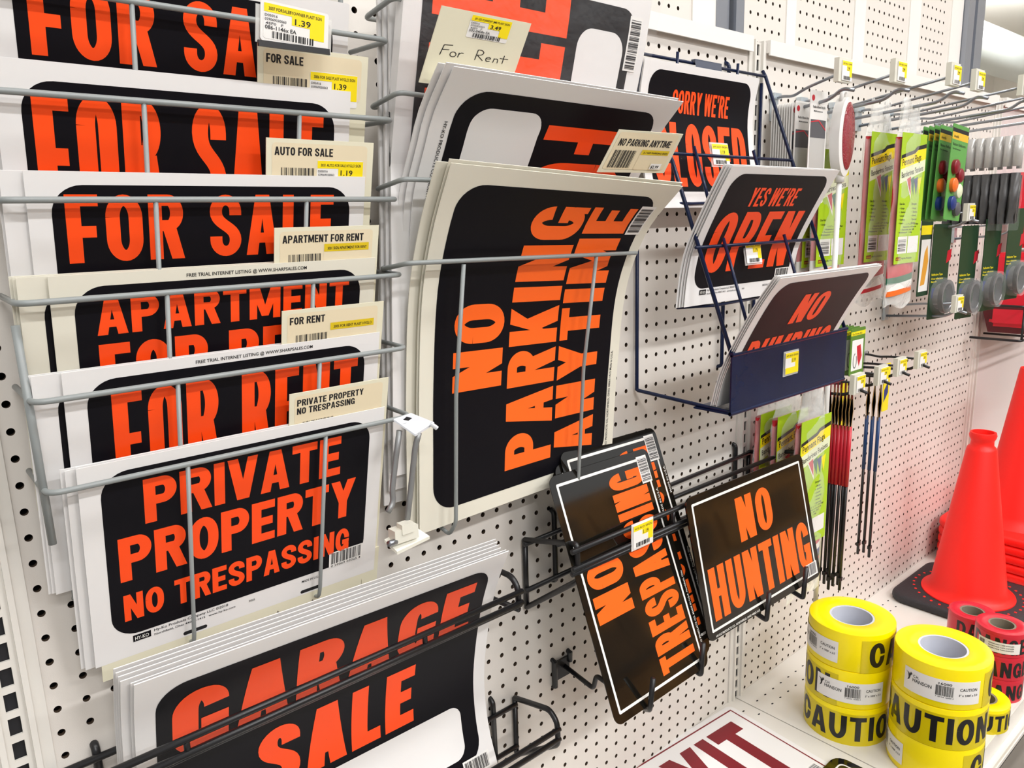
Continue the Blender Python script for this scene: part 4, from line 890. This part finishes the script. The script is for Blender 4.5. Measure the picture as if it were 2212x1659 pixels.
# ================================================================ right bay
def tagpart(t, x, y, z, w=1.35, h=1.25, yaw=-.35, seed=1):
    MB(milk_p).box((x-w/2-.35, y-.05, z-h/2-.1), (x+w/2-.05, y+.3, z+h/2+.15)).build('tag_clip', t)
    a = Art(); sticker(a, 0, 0, w, h, 'HY-KO 3-PK', '2.99', 1, seed=seed)
    sheet('price_label', plane((x-w/2, y-.1, z-h/2), 0, yaw), w, h, a, tag_w, .03, t)
def scan_hook(x, z, yt, label, lower=True, rise=1.0, mt=chrome, seed=1, tagz=0):
    t = tag(empty('scan_hook', (x, 0, z)), label, 'hook', None)
    MB(zinc).box((x-.35, -.3, z-1.6), (x+.35, -.05, z+.25)).box((x-.5, -.45, z-.1), (x+.5, -.05, z+.3)).build('wall_plate', t)
    MB(mt).tube([(x, -.3, z), (x, -.9, z+.02), (x, -1.6, z-.1), (x, yt*.5, z+rise*.35), (x, yt, z+rise)], .1, bend=.5).build('upper_wire', t, True)
    if lower: MB(mt).tube([(x, -.3, z-1.2), (x, yt+.9, z-.95+rise*.3), (x, yt+.1, z-.35+rise*.3), (x, yt-.7, z-.6+rise*.3)], .12, bend=.5).build('lower_wire', t, True)
    tagpart(t, x, yt-.05, z+rise+tagz, seed=seed)
    return t
pos = ['first long hook beside the upright, holding the adhesive strip packs', 'second long hook, above the white reflector stake', 'third long hook carrying the front pennant bags', 'fourth long hook just left of the grey post']
for k, (x, yt) in enumerate(((13.96, -5.3), (17.72, -7.3), (22.64, -9.0), (27.0, -9.1))): scan_hook(x, 16, yt, pos[k], seed=k+3)
for k, (x, yt) in enumerate(((32.5, -10.5), (38, -10.5), (43.5, -10.5))): scan_hook(x, 16, yt, ['hook above the green button cards', 'hook above the black stake packs', 'farthest hook running out at the right edge'][k], rise=.9, seed=k+9)
for x, z, yt, l in ((36.2, 7.2, -6.2, 'dark hook below the green button cards with a yellow tag'), (50, 6.0, -5.6, 'dark hook near the right edge above the round tape packs'), (34.8, -.6, -6.4, 'dark hook whose tag covers the second round tape pack')):
    scan_hook(x, z, yt, l, rise=.3)
for k, (x, yt) in enumerate(((17.7, -5.9), (21.9, -5.8), (26.3, -5.4), (30.6, -5.3))):
    scan_hook(x, -4.9, yt, ['hook with a blank pink tag holding the red topped rods', 'hook with yellow tag left of the blue topped rods', 'hook with yellow tag holding the blue topped rods', 'rightmost hook with yellow tag in the row below the small green cards'][k], rise=.1, mt=black_wire, seed=k+20)
def card(name, x, y, z1, w, h, art, base, label, cat, group, th=.05, roll=0, yaw=0, hole=True, ncut=0):
    t = tag(empty(name, (x, y, z1-h)), label, cat, group); r = math.radians(roll)
    pl = plane((x-w/2, y, z1-h), 0, yaw, roll)
    sheet('backing_card', pl, w, h, art, base, th, t, r=.12)
    return t, pl
film_c = mat('blister_film', (1, 1, 1), .08, .5, alpha=.12, bump=.4, bscale=60)
# adhesive strip packs
ap = Art().rrect(.12, 5.0, 2.2, 7.3, .05, tag_w, 1, 2).rect(.12, 4.4, 2.2, 5.6, grey_p, 2)
ap.poly(arc(.35, 7.0, .2, .2, 0, 360, 14), red_p, 3).text('Flexible Adhesive Strip Kit', .35, 6.35, .17, small_ink, 3, wid=1.7).text('Multi-purpose', .5, 6.1, .12, small_ink, 3, wid=1.2)
ap.poly([(.12, 5.45), (1.2, 5.6), (2.2, 5.0), (2.2, 4.9), (1.2, 5.5), (.12, 5.38)], tape_r, 4)
silver = mat('silver_strip', rgb(196, 194, 190), .25, .5, metal=.2)
ap.rect(.12, .15, 2.2, 4.4, silver, 1)
for k in range(10):
    y = -.75-.19*k if k < 9 else -2.5
    t, pl = card('adhesive_strip_pack', 13.96+(0 if k < 9 else .05), y, 15.35+(.1 if k == 9 else 0), 2.35, 7.5, ap if k > 7 else None, tag_w, 'white adhesive strip pack in the tight row beside the upright' if k < 9 else 'front adhesive strip pack of the tight row, red dot at its top', 'strip pack', 'adhesive strip packs')
t, pl = card('adhesive_strip_pack', 13.96, -3.6, 16.0, 2.35, 7.5, ap, tag_w, 'adhesive strip pack hanging alone, just left of the reflector stake', 'strip pack', 'adhesive strip packs')
t, pl = card('reflector_strip', 16.2, -2.7, 14.2, 1.3, 6.2, Art().rect(.1, 1.2, 1.2, 5.9, dred_p, 1), tag_w, 'deep red reflector strip between the two adhesive strip packs', 'reflector', None)
# reflector stake
sx, sy = 16.45, -4.1
t = tag(empty('reflector_stake', (sx, sy, -24)), 'white stake with oval red reflector rising behind the OPEN sign', 'reflector stake')
def oval(cx, y0, y1, cz, rx, rz, m_, n=40, inset=.15):
    m = MB(m_); V = []
    for y, k in ((y1, 1), (y0+.1, 1), (y0, 1-inset)):
        V += [(cx+rx*k*math.cos(6.2832*j/n), y, cz+rz*k*math.sin(6.2832*j/n)) for j in range(n)]
    F = [(i*n+j, i*n+(j+1) % n, (i+1)*n+(j+1) % n, (i+1)*n+j) for i in range(2) for j in range(n)]+[tuple(range(n-1, -1, -1)), tuple(2*n+j for j in range(n))]
    return m.add(V, F)
autosmooth(oval(sx, sy-.45, sy+.35, 13.0, 1.1, 2.7, tag_w).build('reflector_body', t), 40)
lens = mat('red_lens', rgb(150, 24, 40), .1, .6, bump=.8, bscale=350, coat=.6)
autosmooth(oval(sx, sy-.6, sy-.44, 13.05, .82, 2.3, lens).build('lens', t), 40)
MB(tag_w).tube([(sx, sy, 10.8), (sx, sy, 9.9)], .33).tube([(sx, sy, 10), (sx, sy, -23.5)], .19).build('stake_pole', t, True)
MB(tag_w).tube([(sx-.4, sy, 15.4), (sx-.25, sy, 16.1), (sx+.25, sy, 16.1), (sx+.4, sy, 15.4)], .15, bend=.2).build('hang_loop', t, True)
# pennant flag bags
def pennant_art(w, h):
    a = Art(); k = w/4.3
    def P(l): return [(x*k, h-d*k) for x, d in l]
    a.poly(P([(.05, 1.6), (2.2, 1.15), (2.6, .9), (4.25, .65), (4.25, .95), (2.75, 1.15), (2.3, 1.4), (.05, 1.85)]), small_ink, 2)
    a.poly(P([(.05, 1.85), (2.3, 1.4), (2.75, 1.15), (4.25, .95), (4.25, 1.75), (.05, 2.6)]), yel_p, 1)
    a.poly(P([(.05, 2.6), (4.25, 1.75), (4.25, 2.6), (.05, 3.6)]), pale_p, 1)
    a.text('Pennant Flags', .3*k, h-2.35*k, .5*k, small_ink, 2, wid=3.2*k, rot=.16); a.text('Banderines Fanions', .3*k, h-3.2*k, .42*k, small_ink, 2, wid=3.7*k, rot=.17)
    for i, m_ in enumerate((red_p, grn_p, blu_p, yel_p)): a.poly(P([(1.2+i*.62, 3.25), (1.85+i*.62, 3.05), (2.0+i*.5, 4.4)]), m_, 3)
    a.poly(P([(1.1, 3.3), (1.95, 3.05), (2.1, 4.75)]), tag_w, 2)
    for c_ in (.3, 2.35):
        a.text('Use for:' if c_ < 1 else 'Sirve para:', c_*k, h-5.1*k, .17*k, small_ink, 2, wid=.9*k)
        for j, wd in enumerate(('Garage', 'Sales', 'Grand', 'Openings', 'Parties', 'Sporting', 'Events', 'Sales', 'Promotions', 'Open Houses')):
            if h-(5.4+.27*j)*k > 2.9: a.text('• '+wd, (c_+.05)*k, h-(5.4+.27*j)*k, .13*k, small_ink, 2, wid=(1.0 if j % 2 else .8)*k)
    for j, wd in enumerate(("• 11.5\" x 17' • 50 flags", '• Banderines en forma de', '• Fanions en 50', '• Weatherproof   • 1 pkg')): a.text(wd, (1.4-.35*j)*k, 2.85-.2*j-.0, .12, small_ink, 2, wid=2.4*k)
    a.rect(.4*k, .75, 2.0*k, 2.0, tag_w, 2); a.rect(2.15*k, .75, 4.0*k, 2.0, white_p, 2); a.bars(.5*k, .9, 1.8*k, 1.8, small_ink, 3, 12, vert=True)
    a.rect(.3*k, .25, 1.1*k, .5, dred_p, 2); a.text('HY-KO', .38*k, .3, .13, yel_p, 3, wid=.65*k); a.text('Hy-Ko Products', 1.25*k, .32, .13, small_ink, 2, wid=1.8*k)
    return a
bag_e = mat('bag_film_gathered', (.93, .93, .9), .16, .6, alpha=.42, bump=1.0, bscale=60)
bag_p = mat('bag_film', (.95, .95, .92), .14, .6, alpha=.2, bump=1.0, bscale=40)
def bag(x, y, ztop, h, label, w=4.3, low=3.3, up=2.3, roll=0, group='pennant flag bags'):
    t = tag(empty('pennant_flag_bag', (x, y, ztop-h-low)), label, 'flag bag', group)
    sheet('label_card', plane((x-w/2, y-.42, ztop-h), 0, 0, roll), w, h, pennant_art(w, h), green_l, .03, t)
    # folded flags: a soft flattened roll with coloured bands
    ms = [red_p, grn_p, tag_w, org_p, yel_p, blu_p]; m = MB(*ms); rd = random.Random(int(x*7+y*3)); n = 20; zz = []; z = ztop-.3
    while z > ztop-h-low+1.2: zz.append(z); z -= rd.choice((.25, .5, .8)) if z < ztop-h+1 else 2.5
    zz.append(ztop-h-low+1.0); V = []
    for i, z_ in enumerate(zz):
        for j in range(n):
            a_ = 6.2832*j/n; s_ = .5*math.cos(a_)*(1 if z_ < ztop-h+1 else .2); V.append((x+w*.5*math.cos(a_), y+.36*math.sin(a_), z_+s_*(.3 if i not in (0,) else 0)))
    for i in range(len(zz)-1):
        c_ = (0 if zz[i] > ztop-h+.8 else rd.choice((0, 0, 0, 1, 2, 3, 4, 2, 5)))
        b0 = len(m.V)
        m.add(V[i*n:(i+2)*n], [(j, (j+1) % n, n+(j+1) % n, n+j) for j in range(n)], c_)
    m.add(V[-n:], [tuple(range(n))], 0)
    m.build('folded_flags', t, True)
    V = []; F = []; N1, N2 = 14, 40; ph = rd.uniform(0, 6)
    for s_ in (-1, 1):
        b0 = len(V)
        for i in range(N1+1):
            for j in range(N2+1):
                u = i/N1; v = j/N2; z_ = (ztop+up)-(h+up+low)*v; hw = w*.5+.2-(.9 if v < .06 else .9-(v-.06)*6 if v < .2 else 0)*.9*(1 if v < .2 else 0)
                edge = max(0, 1-(2*u-1)**4); d = (.46*edge*min(1, v*5)*min(1, (1-v)*7)+.06*math.sin(u*9+v*17+ph)+.05*math.sin(v*31+u*5)+rd.uniform(-.015, .015))
                V.append((x+(2*u-1)*hw, y+s_*(.02+d), z_+(.25*math.sin(u*7+ph) if j in (0, N2) else 0)))
        for i in range(N1):
            for j in range(N2): a_ = b0+i*(N2+1)+j; q = (a_, a_+1, a_+N2+2, a_+N2+1); F.append(q if s_ < 0 else q[::-1])
    obj('clear_bag', V, F, [1 if (i % N2) < 6 or (i % N2) > N2-6 else 0 for i in range(len(F))], [bag_p, bag_e], t, True)
    return t
bag(22.6, -4.0, 13.6, 9.6, 'pennant flag bag with lime label, left one of the two front bags')
bag(22.4, -6.3, 13.3, 9.4, 'pennant flag bag with lime label, right one of the two front bags')
bag(17.7, -2.7, 12.3, 8.4, 'pennant flag bag directly behind the reflector stake')
bag(17.9, -1.5, 12.2, 8.4, 'pennant flag bag farthest back, mostly behind the strip packs')
bag(13.1, -4.7, -6.7, 9.8, 'lower pennant flag bag nearest the red topped rods, above the NO HUNTING sign', low=4.2)
bag(13.0, -2.9, -6.6, 9.8, 'lower pennant flag bag, middle of the three', low=4.2)
bag(12.9, -1.6, -6.6, 9.8, 'lower pennant flag bag next to the upright', low=4.2)
# green cards with coloured reflector buttons
for k in range(5):
    y = -5.0-.42*k-(.5 if k == 4 else 0); x = 29.3; g = Art().rect(0, 6.7, 3.3, 7.0, small_ink, 1).rect(0, 6.15, 3.3, 6.7, mat('card_gold', rgb(232, 186, 40), .4), 1)
    g.text('Button Reflectors', .3, 5.7, .22, small_ink, 1, wid=2.6).text('For driveways', .3, 5.4, .14, small_ink, 1, wid=1.6).text('Amarillo', .3, 6.3, .2, small_ink, 2, wid=1)
    t, pl = card('button_reflector_card', x, y, 14.35, 3.3, 7.3, g, green_c, 'green card with six coloured round reflectors, front of its row' if k == 4 else 'green reflector card in the row behind the front one', 'reflector card', 'green reflector cards', roll=-4)
    if k >= 3:
        for i, (u, v, m_) in enumerate(((.95, 4.1, dred_p), (2.0, 3.5, dred_p), (.95, 2.7, org_p), (2.0, 2.3, pale_p), (1.0, 1.3, blu_p), (2.05, .9, grey_p))):
            p, N = pl(u, v); n = 20; V = [(p.x+.55*c_*math.cos(6.2832*j/n), p.y-d, p.z+.55*c_*math.sin(6.2832*j/n)) for d, c_ in ((0, 1), (.25, 1), (.33, .8)) for j in range(n)]
            autosmooth(MB(m_).add(V, [(q*n+j, q*n+(j+1) % n, (q+1)*n+(j+1) % n, (q+1)*n+j) for q in range(2) for j in range(n)]+[tuple(2*n+j for j in range(n))]).build('reflector_button', t), 40)
# clear packs of black stakes
for k in range(8):
    y = -2.6-.75*k; x = 41.5; zt = 15.0
    t = tag(empty('stake_pack', (x, y, 6)), 'clear hanging pack of black plastic stakes in the row near the right edge', 'stake pack', 'black stake packs')
    MB(fiber).tube([(x-.3, y, 10.8), (x-.5, y, 6.4)], .42).tube([(x+.55, y, 10.6), (x+.4, y, 6.5)], .3).build('black_stake', t, True)
    MB(silver).tube([(x-.3, y, 14.0), (x-.3, y, 11.4)], .35).tube([(x+.5, y, 13.8), (x+.5, y, 11.2)], .22).build('metal_spike', t, True)
    V = []; rd = random.Random(k)
    for i in range(7):
        for j in range(15): V.append((x-1.4+2.8*i/6, y-.5*max(0, 1-(i/3-1)**2)+rd.uniform(-.08, .08), zt-9.2*j/14))
    obj('clear_bag', V, [(i*15+j, i*15+j+1, (i+1)*15+j+1, (i+1)*15+j) for i in range(6) for j in range(14)], [0]*84, [clear_p], t, True)
# packs with round rolls
ring_m = mat('tape_ring_grey', rgb(120, 120, 122), .3, .5, metal=.6)
for k, (px, py, y, r) in enumerate(((2033, 640, -4.6, 1.5), (2092, 640, -5.6, 1.5), (2142, 624, -6.6, 1.5), (2192, 600, -7.6, 1.5))):
    c = at(px, py, y); g = Art(); g.text('Reflective Tape', .2, 3.9, .2, yel_p, 1, wid=1.8).text('Cinta reflectante', .2, 3.55, .16, yel_p, 1, wid=1.9).text('Bande', .2, 3.3, .14, yel_p, 1, wid=.9).rect(.4, 1.9, 1.5, 2.8, blu_p, 1).poly([(2.4, 4.9), (3.1, 5.2), (3.2, 6.2), (2.5, 6.0)], red_p, 1)
    t, pl = card('reflective_tape_pack', c[0]-.3, y+.4, c[2]+6.4, 2.9, 8.4, g, dgreen, 'dark green pack with a round tape roll under clear plastic, number %s from the left' % ('one', 'two', 'three', 'four')[k], 'tape pack', 'round tape packs', yaw=-8)
    t['label'] = ['dark green pack with round tape roll, leftmost, behind the hook tag', 'dark green pack with round tape roll half covered by a yellow tag', 'dark green pack with round silver tape roll, third from left', 'round tape roll pack at the right edge before the red cases'][k]
    n = 40; prof_ = [(r*.76, 0), (r*.76, -.9), (r*.8, -.95), (r*.98, -.95), (r, -.85), (r, -.6)]; V = [(c[0]+a_*math.cos(6.2832*j/n), y+.35+b_, c[2]+a_*math.sin(6.2832*j/n)) for a_, b_ in prof_ for j in range(n)]
    m = MB(ring_m, fiber); 
    for q in range(5): m.add(V[q*n:(q+2)*n], [(j, (j+1) % n, n+(j+1) % n, n+j) for j in range(n)], 1 if q > 2 else 0)
    autosmooth(m.build('tape_ring', t), 40)
    V = [(c[0]+a_*math.cos(6.2832*j/n), y+.35+b_, c[2]+a_*math.sin(6.2832*j/n)) for a_, b_ in ((r*1.15, 0), (r*1.1, -1.05), (.01, -1.1)) for j in range(n)]
    autosmooth(MB(film_c).add(V, [(q*n+j, q*n+(j+1) % n, (q+1)*n+(j+1) % n, (q+1)*n+j) for q in range(2) for j in range(n)]).build('blister', t), 40)
# small green cards with cord kits
for k in range(5):
    y = -3.4-.45*k; x = 18.6; g = Art().rect(0, 3.05, 2.3, 3.35, yel_p, 1).text('Tie Down Kit', .15, 3.1, .16, small_ink, 2, wid=1.6).rect(.25, .35, 2.05, 2.7, tag_w, 1)
    g.poly(arc(.8, 1.1, .32, .6, 90, 400, 16)+arc(.8, 1.1, .22, .5, 400, 90, 16), grey_p, 2).poly([(1.0, 2.2), (1.6, 2.3), (1.9, 1.4), (1.5, .6), (1.2, 1.2)], red_p, 2)
    t, pl = card('cord_kit_card', x, y, -.75, 2.3, 3.6, g, mat('mid_green_card', rgb(88, 132, 44), .4), 'small green card with cord and red strip, front of its row' if k == 4 else 'small green card in the row behind the front one', 'hardware card', 'small green cards')
t, pl = card('tool_card', 33.0, -4.0, 7.0, 2.4, 6.6, Art().rect(0, 5.3, 2.4, 6.1, yel_p, 1).rect(.2, .4, 2.2, 4.9, tag_w, 1).poly([(.5, .9), (1.0, 3.8), (1.5, 4.4), (1.9, 3.0), (1.4, 1.0)], mat('handle_orange', rgb(226, 160, 50), .4), 2), dgreen, 'narrow green card with orange and black handle left of the round tape packs', 'hardware card', None)
# marker rods
def rod(x, y, z1, z0, top, sleeve, label, group, dx=0):
    t = tag(empty('marker_rod', (x, y, z0)), label, 'marker rod', group)
    MB(fiber).tube([(x, y, z1-6.5), (x+dx, y, z0)], .12, n=6).build('rod', t, True)
    MB(sleeve).tube([(x, y, z1-3.4), (x, y, z1-8.2)], .16, n=8).build('sleeve', t, True)
    m = MB(mat('tan_band', rgb(156, 122, 70), .5))
    for s_ in (-1, 1): m.tube([(x, y, z1-.3), (x+s_*.33, y, z1-2.2), (x, y, z1-4.6)], .035, n=5)
    m.build('tan_loop', t)
    MB(top).add([(x-.3, y-.02, z1-2.2), (x, y-.02, z1-3.9), (x+.3, y-.02, z1-2.2), (x, y-.02, z1-.6)], [(0, 1, 2, 3), (3, 2, 1, 0)]).tube([(x, y, z1), (x, y, z1-1.2)], .07, n=5).build('flag_head', t)
    MB(fiber).box((x+dx-.2, y-.12, z0+.8), (x+dx+.2, y+.12, z0+1.1)).build('rod_clip', t)
rd = random.Random(8)
for k in range(15): rod(17.7+rd.uniform(-.12, .12), -1.6-.27*k, -4.9, -21.6+rd.uniform(-.5, .5), dred_p, red_p, 'black rod with red sleeve in the bundle hanging beside the lower pennant bags', 'red sleeved marker rods', rd.uniform(-.25, .25))
for k in range(3): rod(26.2, -2.9-.5*k, -6.0, -22.2+.3*(k % 2), mat('head_dark', rgb(60, 44, 30), .5), mat('sleeve_blue', rgb(24, 60, 110), .4), 'black rod with blue sleeve right of the red sleeved bundle', 'blue sleeved marker rods')
for x, y, z, l, m_ in ((20.6, -3.4, -5.6, 'yellow hang card beside the red sleeved rods', yel_p), (28.0, -3.6, -5.0, 'yellow and blue hang card beside the blue sleeved rods', yel_p)):
    card('hang_card', x, y, z, 1.2, 4.2, Art().poly([(.2, .8), (1.0, 1.6), (.9, 2.6), (.2, 1.9)], blu_p if x > 25 else dred_p, 1), m_, l, 'card', None)
# far right: red cases on the side bay with a black wire basket below
red_s = mat('red_case_plastic', rgb(226, 30, 52), .3, .5); maroon = mat('maroon_plastic', rgb(92, 8, 22), .35)
def case(x, y, z, w, h, d, label):
    t = tag(empty('plastic_case', (x, y, z)), label, 'case', None)
    bm = bmesh.new(); bmesh.ops.create_cube(bm, size=1, matrix=Matrix.Diagonal((w, d, h, 1))); bmesh.ops.bevel(bm, geom=bm.edges[:], offset=.45, segments=4, affect='EDGES'); bm.verts.index_update()
    V = [(v.co.x+x, v.co.y+y, v.co.z+z+h/2) for v in bm.verts]; F = [tuple(v.index for v in f.verts) for f in bm.faces]; bm.free()
    autosmooth(obj('case_body', V, F, [0]*len(F), [red_s], t), 40)
    MB(fiber).tube([(x-w*.3, y-d/2, z+h*.8), (x-w*.3, y-d/2-.8, z+h*.85), (x+w*.3, y-d/2-.8, z+h*.85), (x+w*.3, y-d/2, z+h*.8)], .25, bend=.4).build('handle', t, True)
    MB(maroon).box((x-w*.1, y-d/2-.12, z+h*.3), (x+w*.35, y-d/2+.02, z+h*.55)).build('latch', t)
    sheet('case_label', plane((x-w*.4, y-d/2-.03, z+h*.12), 0), w*.8, h*.14, Art().rect(.3, h*.04, w*.35, h*.1, small_ink, 1), tag_w, .02, t)
case(64.5, -4.0, 3.4, 8, 8.2, 4, 'red plastic case hanging at the right edge, upper one'); case(62.5, -3.6, -5.2, 9, 8.2, 4, 'red plastic case below the other behind the tape packs')
t = tag(empty('wire_basket', (58, -4, -7)), 'black wire basket on the side bay at the right edge', 'basket')
for z in (-2.6, -6.3): MB(black_wire).tube([(56.0, -.6, z), (56.0, -5.6, z), (76, -5.6, z), (76, -.6, z)], .14, bend=.4).build('basket_rim', t, True)
for x in (56.2, 60, 66, 72): MB(black_wire).tube([(x, -5.6, -2.6), (x, -5.6, -6.3), (x, -.7, -6.3)], .12, bend=.2).build('basket_wire', t, True)
t = tag(empty('maroon_tray', (66, -3.2, -6.0)), 'dark red plastic tray lying in the black wire basket', 'tray')
m = MB(maroon); V = []
for (hw, hd, z) in ((7.5, 1.8, -5.95), (8.6, 2.3, -2.9), (8.3, 2.0, -2.9), (7.2, 1.5, -5.6)):
    V += [(66.5+a_, -3.2+b_, z) for a_, b_ in ((-hw, -hd), (hw, -hd), (hw, hd), (-hw, hd))]
m.add(V, [(q*4+j, q*4+(j+1) % 4, (q+1)*4+(j+1) % 4, (q+1)*4+j) for q in range(3) for j in range(4)]+[(3, 2, 1, 0), (12, 13, 14, 15)]); m.build('tray_body', t)
